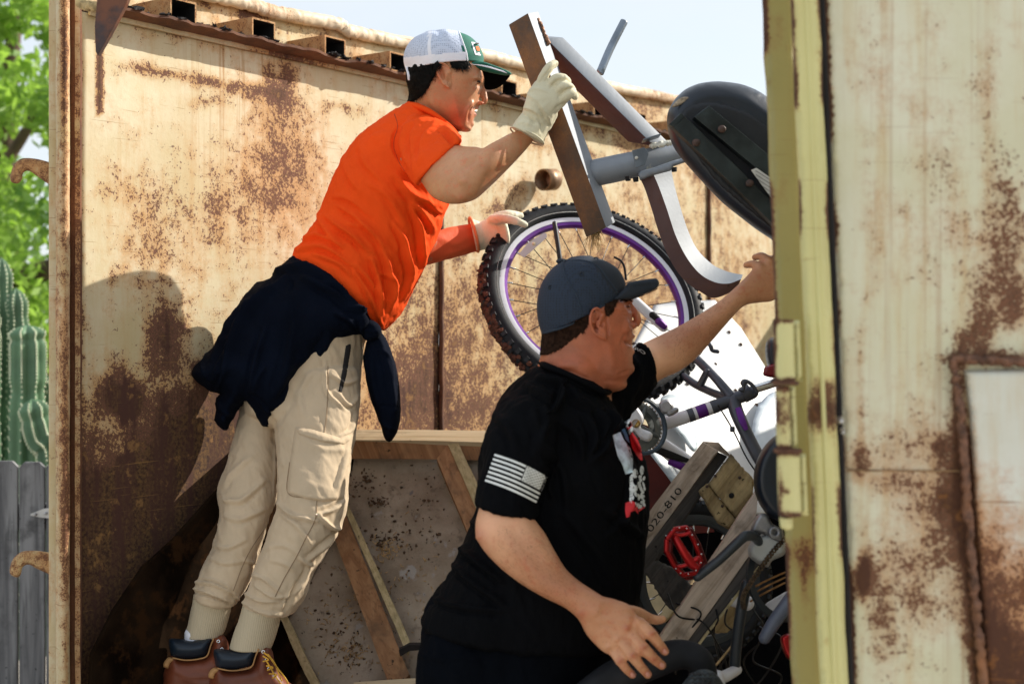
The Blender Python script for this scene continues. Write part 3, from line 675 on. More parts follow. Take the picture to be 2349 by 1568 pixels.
m_patch = rusty('patch_paint', (.60, .60, .50), (.70, .71, .64), -.5, 1, 1.2, sc_=1.3, rust=(.36, .14, .03))
obj('patch_plate', VF, m_patch, DP, attrs={'rust': paintf(VF[0], [(2330, 1560, 150, 210, 1.9), (2260, 1500, 60, 260, 1.1), (2330, 1280, 150, 120, .65), (2300, 1120, 100, 90, .4), (2235, 1000, 12, 300, .6)])})
m_weld = M('weld_rust', (.16, .08, .05), .5, .5, 60, .8, 200, .004, metal=.5, col2=(.30, .14, .07))
wl = [(2620, 814), (2400, 828), (2330, 830), (2260, 826), (2200, 822), (2187, 830), (2192, 870), (2204, 960), (2214, 1100), (2226, 1250), (2240, 1400), (2255, 1560), (2270, 1800)]
VF = tuv([(a, b, 2.143, 8) for a, b in wl], 8, 260); VF = folds(VF, [], [(.004, 55, (0, 0, 1), 1)], False)
obj('weld_bead', VF, m_weld, DP)
obj('weld_seam', tuv([(1945, 1078, 2.157, 1.8), (2080, 1079, 2.157, 1.8), (2220, 1080, 2.157, 1.8)], 6, 40), M('seam_rust', (.25, .15, .07), .8, .4, 50), DP)
m_barrel = rusty('barrel_paint', (.60, .57, .26), (.66, .62, .30), -.35, .5, .3, sc_=2, rust=(.22, .09, .03))
for (ul, ur, va, vb, lb, rs) in ((1774, 1832, 732, 874, 'upper hinge barrel', [(1777, 800, 6, 60, 1.3)]), (1779, 1822, 884, 1029, 'hinge barrel spotted with dark rust', [(1800, 950, 30, 70, 1.25)]), (1783, 1846, 1038, 1182, 'lower hinge barrel', [(1790, 1120, 9, 40, 1.6), (1805, 1126, 8, 8, 1.5)])):
    Yb = 2.075
    VF = loft([(ul, va, ur-12, va+1, Yb, .02), (ul+1, (va+vb)/2, ur-11, (va+vb)/2, Yb, .02), (ul+4, vb, ur-8, vb, Yb, .02)], 30, 28, ('flat', 'flat'))
    uu, vv = UV(VF[0]); eb = 2.0*np.exp(-(np.minimum(np.abs(vv-va), np.abs(vv-vb))/10)**2)+2.0*np.exp(-((uu-ul-2)/6)**2)*np.clip(pnoise(VF[0]*30)*2+.6, 0, 1)
    obj('hinge_barrel', VF, m_barrel, CONT, smooth=40, attrs={'rust': paintf(VF[0], rs)+eb}, label=lb)
    VF = inflate(resample(np.array([(ur-16, va+4), (ur+2, va+2), (ur+8, vb), (ur-8, vb)], float), 12), lambda u, v: 2.10, .014, 4, 8, False)
    obj('hinge_leaf', VF, m_barrel, CONT, attrs={'rust': paintf(VF[0], [(ur-8, (va+vb)/2, 8, 50, .7)])})
for v in (878, 1033): obj('hinge_washer', loft([(1772+(v-878)*.02, v-4, 1832+(v-878)*.05, v-4, 2.075, .026), (1772+(v-878)*.02, v+4, 1832+(v-878)*.05, v+4, 2.075, .026)], 3, 28, ('flat', 'flat')), m_dark, CONT, smooth=40)
obj('hinge_sleeve', loft([(1788, 1186, 1818, 1186, 2.08, .014), (1790, 1206, 1818, 1206, 2.08, .014)], 4, 24, ('flat', 'round')), m_barrel, CONT, smooth=40)
obj('grease_nipple', join([tuv([(1928, 963, 2.10, 9), (1930, 966, 2.09, 5)], 10), tuv([(1932, 985, 2.11, 5), (1934, 992, 2.10, 4)], 8)]), M('nipple_steel', (.6, .6, .62), .3, .2, metal=.8), CONT)
# ================================================================== THINGS INSIDE THE CONTAINER
def UVB(b, A, B, kA, kB): return b
m_wood = wood('stud_wood', (.27, .13, .055), (.42, .23, .11), (.35, 0, -.9), 45, .75, (.10, .06, .035))
m_wood2 = wood('lit_top_wood', (.50, .38, .22), (.66, .54, .36), (1, 0, 0), 40, .8, (.20, .13, .08))  # paler copy of the stud wood, painting light onto the rail tops
m_woodg = wood('grey_wood', (.42, .32, .24), (.70, .58, .48), (-.62, 0, -.78), 40, .85, (.07, .05, .035))
m_woodr = wood('rough_block', (.20, .14, .065), (.50, .38, .20), (-.62, 0, -.78), 26, .95, (.03, .022, .014))
m_woodd = wood('dark_grain', (.045, .042, .04), (.10, .09, .085), (-.62, 0, -.78), 50, .9)
m_edge = wood('pale_edge', (.40, .32, .16), (.58, .48, .28), (.35, 0, -.9), 90, .8)
def ply_mat():
    n = NB('dirty_plywood'); a = n.noise(5, 7, .62); b = n.noise(28, 6, .65); c = n.mix(n.ramp(a, .3, .7), (.23, .18, .13), (.46, .39, .31))
    c = n.mix(n.ramp(b, .55, .72, 0, .7), c, (.12, .085, .06)); c = n.mix(n.ramp(n.noise(14, 5, .6), .60, .68, 0, .75), c, (.42, .41, .40))
    c = n.mix(n.ramp(n.noise(90, 3, .6), .66, .72), c, (.05, .035, .025)); c = n.mix(n.ramp(n.noise(22, 2, .5), .74, .78, 0, .6), c, (.10, .11, .15))
    return n.fin(c, .9, n.bump(b, .5, .006, n.bump(n.noise(150, 3), .4, .002)))
m_ply = ply_mat()
Yp = lambda u, v: 4.02-(v-1000)*.00052
FRM = thing('timber_partition', P(1000, 1560, 3.8)*[1, 1, 0]+[0, 0, .15], 'leaning dirty plywood panel framed with brown timber studs behind the standing man', 'partition')
def face4(name, q, mat, th=.03, Ys=None, wob=.0015, **kw):
    """timber whose visible face has the four picture corners q, extruded away"""
    a, b, c, d = [P(x, y, (Ys or (lambda u, v: Yp(u, v)-.06))(x, y)) for x, y in q]
    n = 30; V = []; Fc = []; nn = np.cross(b-a, d-a); nn /= np.linalg.norm(nn); nn *= -1 if nn[1] < 0 else 1
    for i in range(n+1):
        t = i/n; l = a+(d-a)*t; r = b+(c-b)*t
        V += [l, l*.65+r*.35, l*.35+r*.65, r, r+nn*th, l+nn*th]
    V = np.array(V); V = V+np.column_stack([fbm(V*11+s, 3) for s in (1, 30, 60)])*wob
    for i in range(n):
        for j in range(6): k = (j+1) % 6; Fc.append((i*6+j, i*6+k, (i+1)*6+k, (i+1)*6+j))
    Fc += [tuple(range(6))[::-1], tuple(n*6+j for j in range(6))]
    return obj(name, fixn((V, Fc)), mat, kw.pop('parent', FRM), smooth=35, **kw)
sh1 = [(805, 1040), (1320, 1040), (1320, 1760), (830, 1760), (655, 1425), (775, 1215)]
VF = inflate(resample(np.array(sh1, float), 14), Yp, .004, 3, 7, False); VF = (VF[0]+np.column_stack([0*VF[0][:, 0], .010*fbm(VF[0]*3, 3), 0*VF[0][:, 0]]), VF[1])
obj('plywood_sheet', VF, m_ply, FRM)
face4('top_rail', [(798, 985), (1300, 988), (1300, 1016), (798, 1008)], m_wood2, .03, lambda u, v: 3.99-(v-985)*.0016)
face4('top_rail_side', [(798, 1009), (1300, 1017), (1300, 1056), (798, 1052)], m_wood, .05, lambda u, v: 3.955)
for a, b, nm in (([(1002, 1052), (1027, 1018), (1110, 1205), (1090, 1262)], [(1027, 1018), (1052, 1016), (1128, 1178), (1110, 1205)], 's'), ([(758, 1210), (786, 1160), (938, 1545), (900, 1590)], [(787, 1160), (799, 1156), (944, 1478), (934, 1500)], 't')):
    face4('stud', a, m_wood, .06, lambda u, v: Yp(u, v)-.055); face4('stud_edge', b, m_edge, .02, lambda u, v: Yp(u, v)-.062)  # edge strips in paler wood, painted as the sunlit faces of the studs
face4('stud', [(636, 1400), (650, 1395), (745, 1590), (722, 1592)], m_edge, .05, lambda u, v: Yp(u, v)-.07, wob=.004)
face4('bottom_rail', [(812, 1563), (1000, 1552), (1000, 1566), (812, 1590)], m_wood2, .05, lambda u, v: Yp(u, v)-.10)
face4('bottom_rail_side', [(812, 1578), (1000, 1567), (1000, 1660), (812, 1670)], m_wood, .05, lambda u, v: Yp(u, v)-.09)
obj('stud_bracket', slab([(915, 1490), (938, 1478), (965, 1478), (965, 1490), (940, 1492), (918, 1505)], lambda u, v: 3.68, .03), m_black, FRM, smooth=False)
db = []; m_soil = M('dry_soil', (.10, .06, .035), .95, .5, 60, .6)
def debris(name, spots, mat, parent, Yf, sz=(.0012, .0038), off=.006):
    ps = []
    for (cu, cv, ru, rv, k) in spots:
        for _ in range(k):
            u, v = RNG.normal(cu, ru), RNG.normal(cv, rv); r = RNG.uniform(*sz); c = P(u, v, Yf(u, v)-off)
            V, Fc = blob(c, (r*RNG.uniform(.6, 2), r*.7, r*RNG.uniform(.5, 1.4)), 5); ps.append((V+RNG.normal(size=V.shape)*r*.25, Fc))
    return obj(name, join(ps), mat, parent, smooth=False, kind='stuff')
debris('soil_crumbs', [(830, 1110, 22, 18, 60), (880, 1240, 20, 12, 50), (890, 1120, 60, 40, 20), (960, 1180, 40, 50, 40), (900, 1300, 70, 60, 30), (760, 1440, 40, 60, 50), (800, 1500, 40, 30, 50), (870, 1150, 10, 6, 40)], m_soil, FRM, Yp)
m_straw = M('straw', (.45, .30, .14), .9, .4, 40)
def straw(name, spots, mat, parent, Yf, L=12, off=.008, r=.0011):
    ps = []
    for (cu, cv, ru, rv, k) in spots:
        for _ in range(k):
            u, v = RNG.normal(cu, ru), RNG.normal(cv, rv); a = RNG.uniform(0, 6.28); l = RNG.uniform(.3, 1)*L; Y = Yf(u, v)-off
            ps.append(tuv([(u, v, Y, r*F/Y), (u+l*math.cos(a)*.5+RNG.normal()*2, v+l*math.sin(a)*.5+RNG.normal()*2, Y-.004, r*F/Y), (u+l*math.cos(a), v+l*math.sin(a), Y, r*F/Y*.6)], 4, 5, caps=('flat', 'flat')))
    return obj(name, join(ps), mat, parent, smooth=False, kind='stuff')
straw('straw_bits', [(880, 1260, 18, 12, 60), (800, 1500, 30, 22, 70), (770, 1420, 40, 60, 60), (930, 1330, 50, 60, 50), (900, 1400, 60, 60, 30)], m_straw, FRM, Yp)
# ---- rigid block the man in orange stands on (just out of the picture)
CR = thing('timber_crate', (-.62, 3.38, Z0), 'wooden crate under the boots of the man in orange', 'crate')
for k in range(6):
    z = Z0+.05+k*.09
    for (x, y, sx, sy) in ((-.62, 3.26, .56, .02), (-.62, 3.49, .56, .02)): obj('slat', box((x, y, z), (sx, sy, .075)), m_woodg, CR, smooth=False)
for x in (-.88, -.36):
    for y in (3.285, 3.465): obj('corner_stud', box((x, y, Z0+.27), (.04, .03, .54)), m_wood, CR, smooth=False)
for k in range(5): obj('lid_board', box((-.62, 3.27+k*.05, .703-.012), (.56, .046, .02)), m_woodg, CR, smooth=False)

# ================================================================== white sheet, red panel, offcut
m_white = M('white_enamel', (.60, .61, .62), .35, .05, 5, .1, 30, col2=(.46, .53, .58), s2=2.4, f2=.56)
WS = thing('enamel_sheet', P(1620, 1200, 4.1)*[1, 1, 0]+[0, 0, .2], 'bent white enamelled metal sheet with bolt holes lying behind the bicycle', 'metal sheet')
Yw = lambda u, v: 4.15+(u-1600)*.0010-(v-900)*.0012
wp = [(1500, 700), (1560, 690), (1640, 688), (1700, 752), (1760, 848), (1840, 960), (1960, 1120), (1900, 1190), (1740, 1180), (1610, 1150), (1555, 1100), (1505, 1010), (1465, 930), (1430, 830)]
VF = inflate(resample(np.array(wp, float), 10), Yw, .004, 4, 9, False); V = VF[0]; V[:, 1] += .012*fbm(V*2.5, 2); obj('sheet', (V, VF[1]), m_white, WS)
m_lip = M('sheet_flange', (.42, .50, .55), .4, .25, 8, .2)
obj('folded_edge', inflate([(1478, 985), (1500, 1000), (1545, 1075), (1575, 1120), (1560, 1130), (1525, 1085), (1470, 1010)], lambda u, v: Yw(u, v)-.05, .006, 5, 6), m_lip, WS)
obj('folded_edge', inflate([(1515, 915), (1545, 905), (1575, 930), (1600, 1010), (1590, 1035), (1560, 1000), (1530, 960)], lambda u, v: Yw(u, v)-.04, .008, 8, 6), m_lip, WS)
obj('folded_edge', inflate([(1740, 930), (1790, 900), (1830, 1000), (1760, 1060), (1725, 1010)], lambda u, v: Yw(u, v)-.04, .012, 20, 8), M('sheet_shine', (.60, .68, .76), .35, .1), WS)
for (u, v) in ((1672, 762), (1699, 790), (1762, 843), (1687, 895), (1577, 880), (1555, 978), (1735, 928), (1641, 835)): obj('bolt_hole', tuv([(u, v, Yw(u, v)-.006, 4.2), (u, v, Yw(u, v)-.002, 4.2)], 12, caps=('flat', 'flat')), m_dark, WS)
RP = obj('red_panel', slab([(1440, 960), (1510, 985), (1600, 1110), (1640, 1220), (1500, 1230), (1400, 1100)], lambda u, v: 3.98, .02, bev=.002), M('dark_red_paint', (.10, .012, .010), .6, .3), None, smooth=False, label='dark red board between the chainring and the white sheet', cat='board')
obj('plywood_offcut', inflate(resample(np.array([(1430, 1290), (1478, 1308), (1566, 1392), (1500, 1450), (1420, 1440)], float), 10), lambda u, v: 3.75, .006, 3, 8, False), M('pale_ply', (.62, .52, .33), .85, .15, 20, .4, col2=(.2, .14, .08), f2=.68, s2=30), None, label='pale yellow plywood offcut beside the pallet under the red pedal', cat='board')

# ================================================================== METAL STAND held up by both men
m_galv = M('painted_grey_steel', (.25, .275, .31), .6, .12, 9, .2, 120, col2=(.55, .52, .42), f2=.66, s2=26, metal=.15)
m_brst = rusty('brown_steel', (.06, .035, .022), (.15, .07, .032), .15, .8, 1.0, .5, rust=(.24, .10, .03), dark=(.02, .012, .012), sc_=2.2)
m_drk = rusty('maroon_steel', (.075, .035, .035), (.12, .06, .055), .0, .4, .6, .5, rust=(.16, .07, .04), dark=(.02, .012, .012), sc_=1.5)
ST = thing('steel_stand', P(1400, 700, 3.45), 'heavy square-tube steel stand held in the air by the man in orange', 'stand')
def beam2(name, A, B, e1, e2, mA, mB, lab=None):
    """box tube whose e1-side face carries mA and the rest mB"""
    VF = beam(A, B, e1, e2, .0035); a = np.array(A); x2 = np.cross(np.array(B)-a, e1); x2 /= np.linalg.norm(x2); s = np.sign(x2@np.array(e2))
    o = obj(name, VF, mB, ST, smooth=40, label=lab); o.data.materials.append(mA)
    for p in o.data.polygons:
        if abs((np.array(p.center)+OFF[o.name]-a)@x2) < .004 and abs(np.array(p.normal)@x2) > .8: p.material_index = 1
    return o
A, B = P(1211, 30, 3.40), P(1391, 522, 3.40)
beam2('square_leg', A, B, P(1166, 57, 3.43)-A, P(1235, 26, 3.46)-A, m_brst, m_galv, 'rust brown leg gripped by the gloved hand')
obj('end_plate', beam(P(1205, 30, 3.4), P(1168, 53, 3.425), P(1234, 24, 3.455)-P(1211, 30, 3.4), (0, 0, .001), 0), m_brst, ST, smooth=False) if False else None
A, B = P(1252, 88, 3.46), P(1501, 336, 3.47)
beam2('square_brace', A, B, P(1441, 326, 3.53)-B, P(1539, 332, 3.50)-B, m_drk, m_galv, 'maroon stained diagonal brace')
obj('cross_pipe', tuv([(1368, 396, 3.46, 31), (1420, 385, 3.47, 31), (1480, 371, 3.49, 29), (1540, 354, 3.52, 27), (1610, 336, 3.56, 25)], 32, 40), m_galv, ST)
obj('upright_pipe', tuv([(1431, 51, 3.62, 9.2), (1400, 112, 3.6, 9.2), (1376, 168, 3.58, 9.2)], 20, 12, caps=('lip', 'flat')), M('blue_grey_pipe', (.22, .26, .31), .35, .35, 9, .2, metal=.5), ST)
bd = cat([(1497, 395), (1512, 430), (1530, 480), (1550, 540), (1575, 590), (1606, 628), (1640, 647), (1672, 650), (1700, 640)], 50)
ou = cat([(1462, 398), (1478, 430), (1495, 480), (1512, 535), (1535, 592), (1567, 640), (1605, 668), (1640, 683), (1690, 664)], 50)
inn = cat([(1538, 378), (1546, 420), (1558, 465), (1577, 525), (1600, 572), (1634, 606), (1662, 620), (1682, 626), (1704, 630)], 50)
bp = [P(a, b, 3.44) for a, b in bd]; VF = sweep(bp, [P(a, b, 3.455)-q for (a, b), q in zip(ou, bp)], [P(a, b, 3.485)-q for (a, b), q in zip(inn, bp)])
o = obj('curved_leg', VF, m_galv, ST, smooth=40, label='curved leg, rusty brown on its outer side'); o.data.materials.append(m_drk)
cen = np.array([(P(a, b, 3.44)+P(c, d, 3.455))/2 for (a, b), (c, d) in zip(bd, ou)])
for p in o.data.polygons:
    c = np.array(p.center)+OFF[o.name]
    if np.min(np.linalg.norm(cen-c, axis=1)) < .009: p.material_index = 1
VF = inflate([(1464, 400), (1470, 392), (1500, 384), (1545, 368), (1582, 358), (1578, 370), (1545, 382), (1538, 392), (1500, 402), (1468, 414)], lambda u, v: 3.435, .006, 4, 5, False); obj('saddle_plate', VF, m_galv, ST)
ub = [(1447, 350), (1476, 342), (1480, 384), (1452, 392)]
m_cl = M('clamp_steel', (.16, .18, .20), .35, .3, metal=.7)
obj('clamp_bracket', slab([(1450, 345), (1478, 338), (1484, 346), (1488, 352), (1480, 378), (1458, 386)], lambda u, v: 3.40, .006, bev=.001), m_cl, ST, smooth=False)
obj('bolt_hole', tuv([(1460, 362, 3.398, 4), (1460, 362, 3.396, 4)], 14, caps=('flat', 'flat')), M('cream_washer', (.7, .68, .6), .6), ST)
obj('channel_lip', tuv([(1478, 308, 3.43, 2.5), (1462, 312, 3.42, 2.5), (1466, 336, 3.41, 2.5), (1490, 332, 3.42, 2.5)], 8, 20) if False else beam(P(1476, 318, 3.42), P(1516, 306, 3.42), P(1476, 322, 3.42)-P(1476, 318, 3.42), (0, .05, 0), .001), m_cl, ST, smooth=False)
for (u, v) in ((1458, 411), (1546, 388), (1440, 409)): obj('bolt', tuv([(u, v-4, 3.44, 7), (u+1, v+6, 3.44, 6)], 6, caps=('flat', 'flat')), m_black, ST, smooth=False)
VF = folds(tuv([(1497, 334, 3.44, 5), (1520, 330, 3.44, 5), (1543, 326, 3.45, 4)], 8, 30), [], [(.004, 80, (0, 0, 1), 1)], False); obj('weld_bead', VF, M('white_weld', (.6, .58, .5), .6, .4, 50), ST)
VF = folds(tuv([(1236, 46, 3.44, 2.5), (1250, 80, 3.44, 3), (1258, 100, 3.44, 4)], 8, 30), [], [(.003, 80, (0, 0, 1), 1)], False); obj('weld_bead', VF, m_weld, ST)
rs = []
for k in range(46):
    u = RNG.uniform(1350, 1378); l = RNG.uniform(10, 55); dx = RNG.normal()*9
    rs.append(tuv([(u, 528, 3.44, .9), (u+dx*.4, 528+l*.5, 3.44, .8), (u+dx+RNG.normal()*4, 528+l, 3.43, .5)], 4, 6, caps=('flat', 'flat')))
obj('dry_roots', join(rs), m_straw, ST, smooth=False, kind='stuff')

# ================================================================== black padded seat
m_vinyl = M('black_vinyl', (.008, .014, .025), .38, .25, 8, .25, 140, .001)
m_vin2 = M('seat_underside', (.008, .010, .014), .6, .3, 14, .3)
SE = thing('padded_seat', P(1660, 400, 3.05), 'black padded seat seen from below with two square rails', 'seat')
op = [(1532, 262), (1545, 232), (1570, 208), (1605, 193), (1645, 189), (1700, 196), (1745, 215), (1800, 260), (1860, 340), (1880, 470), (1850, 560), (1800, 570), (1768, 548), (1720, 515), (1660, 468), (1600, 405), (1555, 350), (1536, 305)]
VF = inflate(op, lambda u, v: 3.10, .055, 34, 6); VF = folds(VF, [], [(.0025, 9, (1, 0, -1), 3)], False)
obj('cushion', VF, m_vinyl, SE)
ip = [(1560, 262), (1580, 240), (1620, 232), (1660, 236), (1705, 250), (1745, 275), (1800, 330), (1840, 400), (1840, 520), (1800, 540), (1765, 520), (1700, 470), (1640, 415), (1590, 350), (1565, 300)]
obj('base_board', inflate(ip, lambda u, v: 3.05, .012, 8, 7), m_vin2, SE)
m_rail = M('rail_steel', (.022, .03, .032), .4, .5, 14, .3, col2=(.10, .045, .025), f2=.66, s2=22, metal=.5)
for (a, b, c, d, e1, e2) in (((1592, 268), (1850, 480), 0, 0, (34, -26), (-12, -8)), ((1536, 284), (1790, 530), 0, 0, (26, -26), (-6, -6))):
    A = P(*a, 3.0); B = P(*b, 3.0); obj('support_rail', beam(A, B, P(a[0]+e1[0], a[1]+e1[1], 3.0)-A, np.array([0, .035, 0]), .002), m_rail, SE, smooth=False)
obj('rail_end', beam(P(1534, 286, 2.998), P(1560, 262, 2.998), (0, .02, 0), (.010, 0, -.004), 0), m_rail, SE, smooth=False)
m_rb = M('rusty_bolt', (.05, .025, .018), .6, .4, 60, .5)
for (u, v) in ((1656, 296), (1597, 327), (1752, 384) if False else (1720, 420)): obj('carriage_bolt', blob(P(u, v, 2.992), (.009, .004, .008), 14), m_rb, SE)
obj('torn_spot', inflate([(1541, 245), (1560, 225), (1580, 223), (1575, 232), (1555, 244)], lambda u, v: 3.052, .003, 3, 3), M('foam_rip', (.35, .28, .2), .9, .5, 60), SE)
LB = obj('sticker', slab([(1723, 390), (1735, 385), (1800, 430), (1795, 470), (1770, 455)], lambda u, v: 2.985, .002), M('sticker_paper', (.55, .55, .52), .7), SE, smooth=False)
for k in range(6): obj('printed_line', beam(P(1733+k*1, 392+k*9, 2.984), P(1775, 418+k*9, 2.984), (0, -.0004, 0), (0, 0, .0009), 0), m_black, LB, smooth=False)

# ================================================================== wheels
m_tyre = M('tyre_rubber', (.010, .011, .014), .65, .35, 20, .3, 120, Specular_IOR_Level=.25)
m_knob = M('tyre_knob', (.018, .02, .024), .6, .3, Specular_IOR_Level=.3)
m_mud = M('mud', (.10, .035, .02), .9, .5, 40, .8, 90, .004)
m_sdw = M('grey_sidewall', (.33, .33, .32), .6, .35, 8, .4, 60, col2=(.12, .11, .10), s2=14, f2=.6)
m_rimw = M('white_rim', (.70, .71, .76), .3, .06, metal=.1); m_pur = M('purple_anodised', (.11, .012, .21), .35, .2, metal=.3)
m_sp = M('black_spoke', (.02, .02, .022), .35, .2, metal=.6); m_chr = M('chrome', (.75, .75, .76), .2, .1, metal=1.)
def basis(nv):
    nv = np.array(nv, float); nv /= np.linalg.norm(nv); a = np.cross(nv, (0, 0, 1)); a /= np.linalg.norm(a); b = np.cross(a, nv); b *= 1 if b[2] > 0 else -1; return nv, a, b
def ringsec(C, nv, sec, n=96):
    """revolve closed section [(r, w)] about axis nv"""
    nv, a, b = basis(nv); th = np.linspace(0, 2*np.pi, n, endpoint=False); k = len(sec); V = []; Fc = []
    for t in th:
        d = a*math.cos(t)+b*math.sin(t); V += [C+d*r+nv*w_ for r, w_ in sec]
    for i in range(n):
        for j in range(k): q = (j+1) % k; i2 = (i+1) % n; Fc.append((i*k+j, i*k+q, i2*k+q, i2*k+j))
    return fixn((np.array(V), Fc))
def wheel(parent, C, nv, R, rt, label, rimm, band, nsp=28, knobs=60, sidewall=None, hubr=.018):
    nv, a, b = basis(nv); C = np.array(C)
    W = obj('wheel', tube([C-nv*.045, C-nv*.02, C+nv*.02, C+nv*.045], [hubr*1.3, hubr, hubr, hubr*1.3], 20, 20, caps=('flat', 'flat')), m_chr, parent, label=label)
    ts = [(R-rt+rt*math.cos(t), rt*1.02*math.sin(t)) for t in np.linspace(0, 2*math.pi, 18, endpoint=False)]; obj('tyre', ringsec(C, nv, ts, 120), m_tyre, W)
    ri = R-2*rt; obj('rim', ringsec(C, nv, [(ri+.004, .013), (ri-.004, .0135), (ri-.010, .0125), (ri-.010, .011), (ri+.004, .0105)], 120), rimm, W, smooth=35)
    obj('rim', ringsec(C, nv, [(ri+.006, -.013), (ri-.012, -.0125), (ri-.012, -.011), (ri+.006, -.0105)], 120), rimm, W, smooth=35)
    obj('rim_band', ringsec(C, nv, [(ri-.008, .0118), (ri-.019, .009), (ri-.022, 0), (ri-.019, -.009), (ri-.008, -.0118)], 120), band, W, smooth=35)
    if sidewall: 
        sd = [(R-rt-rt*.86*math.cos(t)+.0, rt*1.03*math.sin(t)+.0008) for t in np.linspace(.15, 1.1, 6)]; sd += [(r, w_-.002) for r, w_ in reversed(sd)]; obj('sidewall', ringsec(C, nv, sd, 120), sidewall, W)
    for k in range(nsp):
        t = 2*math.pi*k/nsp; sg = 1 if k % 2 else -1; t2 = t+(1.25 if (k//2) % 2 else -1.25)
        d = a*math.cos(t)+b*math.sin(t); d2 = a*math.cos(t2)+b*math.sin(t2)
        obj('spoke', tube([C+d2*hubr*1.3+nv*.028*sg, C+d*(ri-.02)], .00115, 6, 2), m_sp, W)
        obj('nipple', tube([C+d*(ri-.034)+nv*.002*sg, C+d*(ri-.018)], .0024, 6, 2), m_chr, W)
    if knobs:
        kn = []
        for k in range(knobs):
            t = 2*math.pi*k/knobs; 
            for (wo, ro, sz, tt) in ((.74, .70, (.0052, .0036, .0070), .5), (-.74, .70, (.0052, .0036, .0070), .5), (.26, 1.0, (.0045, .0042, .0050), 0), (-.26, 1.0, (.0045, .0042, .0050), 0)):
                t3 = t+(math.pi/knobs if abs(wo) < .5 else 0); d = a*math.cos(t3)+b*math.sin(t3); tg = -a*math.sin(t3)+b*math.cos(t3)
                ou_ = d*ro+nv*wo; ou_ /= np.linalg.norm(ou_); sd_ = np.cross(ou_, tg); c = C+d*(R-rt+rt*ro)+nv*rt*wo+ou_*.001
                kn.append(box(c, (sz[0]*2, sz[2]*2, sz[1]*2), 0, (tg, sd_, ou_)))
        obj('tread_knobs', join(kn), m_knob, W, smooth=False, kind='stuff')
    return W
BK = thing('mountain_bicycle', P(1500, 1300, 3.8)*[1, 1, 0]+[0, 0, .3], 'upturned white, grey and purple mountain bicycle with knobbly wheel', 'bicycle', 'bicycles thrown into the container')
wn = np.array([.29, -.79, .535]); wc = P(1363, 689, 3.86)
WH = wheel(BK, wc, wn, .320, .026, 'purple and white rimmed wheel with a muddy knobbly tyre', m_rimw, m_pur, 28, 64, m_sdw)
nv, a_, b_ = basis(wn); md = []
for k in range(200):
    t = RNG.uniform(math.radians(160), math.radians(238)); d = a_*math.cos(t)+b_*math.sin(t)
    if (wc+d)[0] > wc[0]: d = -a_*abs(math.cos(t))*np.sign(a_[0])+b_*math.sin(t)
    ww = RNG.uniform(-.9, .75); c = wc+d*(.320-.026+.026*math.sqrt(max(0, 1-ww*ww))+.002)+wn/np.linalg.norm(wn)*.026*ww; r = RNG.uniform(.004, .009)
    V, Fc = blob(c, (r, r, r), 6); md.append((V+RNG.normal(size=V.shape)*r*.2, Fc))
obj('caked_mud', join(md), m_mud, WH, smooth=False, kind='stuff')
# spoke reflector and tyre lettering
m_refl = M('clear_reflector', (.72, .72, .78), .15, .05, 5, .05, Alpha=.85)
obj('spoke_reflector', slab([(1191, 582), (1195, 586), (1203, 590), (1220, 575), (1246, 552), (1255, 543), (1253, 535), (1247, 534), (1230, 544), (1208, 560)], lambda u, v: 3.84, .012, bev=.001), m_refl, WH, smooth=False)
obj('reflector_clip', blob(P(1225, 559, 3.832), (.005, .005, .005), 10), M('cream_clip', (.8, .7, .45), .5), WH)
tt, tf = text_pts('INFLATE TO 40-65 P.S.I. (280/450 KPA)', 1.0); wdt = tt[:, 0].max(); rr = .320-.026*1.78+(tt[:, 1]-.3)*.008; ang = math.atan2((P(1180, 620, 3.86)-wc)@b_, (P(1180, 620, 3.86)-wc)@a_)
sgn = 1 if np.cross(a_, b_)@nv < 0 else -1; an = ang-sgn*.15+sgn*(tt[:, 0]-wdt/2)*.0085*2
V = wc+np.outer(np.cos(an)*rr, a_)+np.outer(np.sin(an)*rr, b_)+nv*.0262
obj('moulded_lettering', (V, tf), m_black, WH, smooth=False)
# frame
m_bk0 = M('strut_black', (.012, .013, .016), .5, .2); m_fg = M('frame_grey', (.075, .08, .10), .4, .15, metal=.4); m_fw = M('frame_white', (.72, .72, .76), .3, .05)
m_gd = M('guard_blue', (.035, .06, .09), .4, .3)
obj('seat_tube', tuv([(1640, 932, 3.62, 15), (1680, 916, 3.62, 15), (1725, 900, 3.62, 15)], 24, 20), m_fg, BK)
def bands(name, pts, r, Y, cols, parent=BK):
    """tube split lengthwise into painted sleeves with slanted ends"""
    A = cat([(*q, Y) for q in pts], 40)
    for (t0, t1, mt) in cols:
        i0, i1 = int(t0*39), int(t1*39)+1; seg = A[i0:max(i1, i0+2)]
        obj(name, tuv([(a, b, c, r+(.15 if mt is not m_fw else 0)) for a, b, c in seg], 24, 16, caps=('flat', 'flat')), mt, parent)
bands('painted_sleeve', [(1515, 974), (1580, 953), (1645, 930)], 15.5, 3.62, [(0, .50, m_fw), (.50, .60, m_fg), (.60, .66, m_fw), (.66, .84, m_pur), (.84, .90, m_fw), (.9, 1, m_fg)])
obj('seatpost_collar', tuv([(1704, 906, 3.62, 19), (1722, 897, 3.62, 19)], 24, caps=('flat', 'flat')), m_fg, BK, smooth=40)
obj('quick_release', inflate([(1692, 893), (1702, 888), (1698, 878), (1703, 870), (1712, 869), (1725, 876), (1735, 888), (1740, 902), (1733, 905), (1726, 890), (1714, 880), (1710, 888), (1706, 900)], lambda u, v: 3.585, .006, 5, 3), m_fg, BK)
obj('seatpost', tuv([(1728, 893, 3.62, 10), (1775, 878, 3.62, 10), (1840, 856, 3.62, 10)], 20, caps=('flat', 'flat')), m_chr, BK)
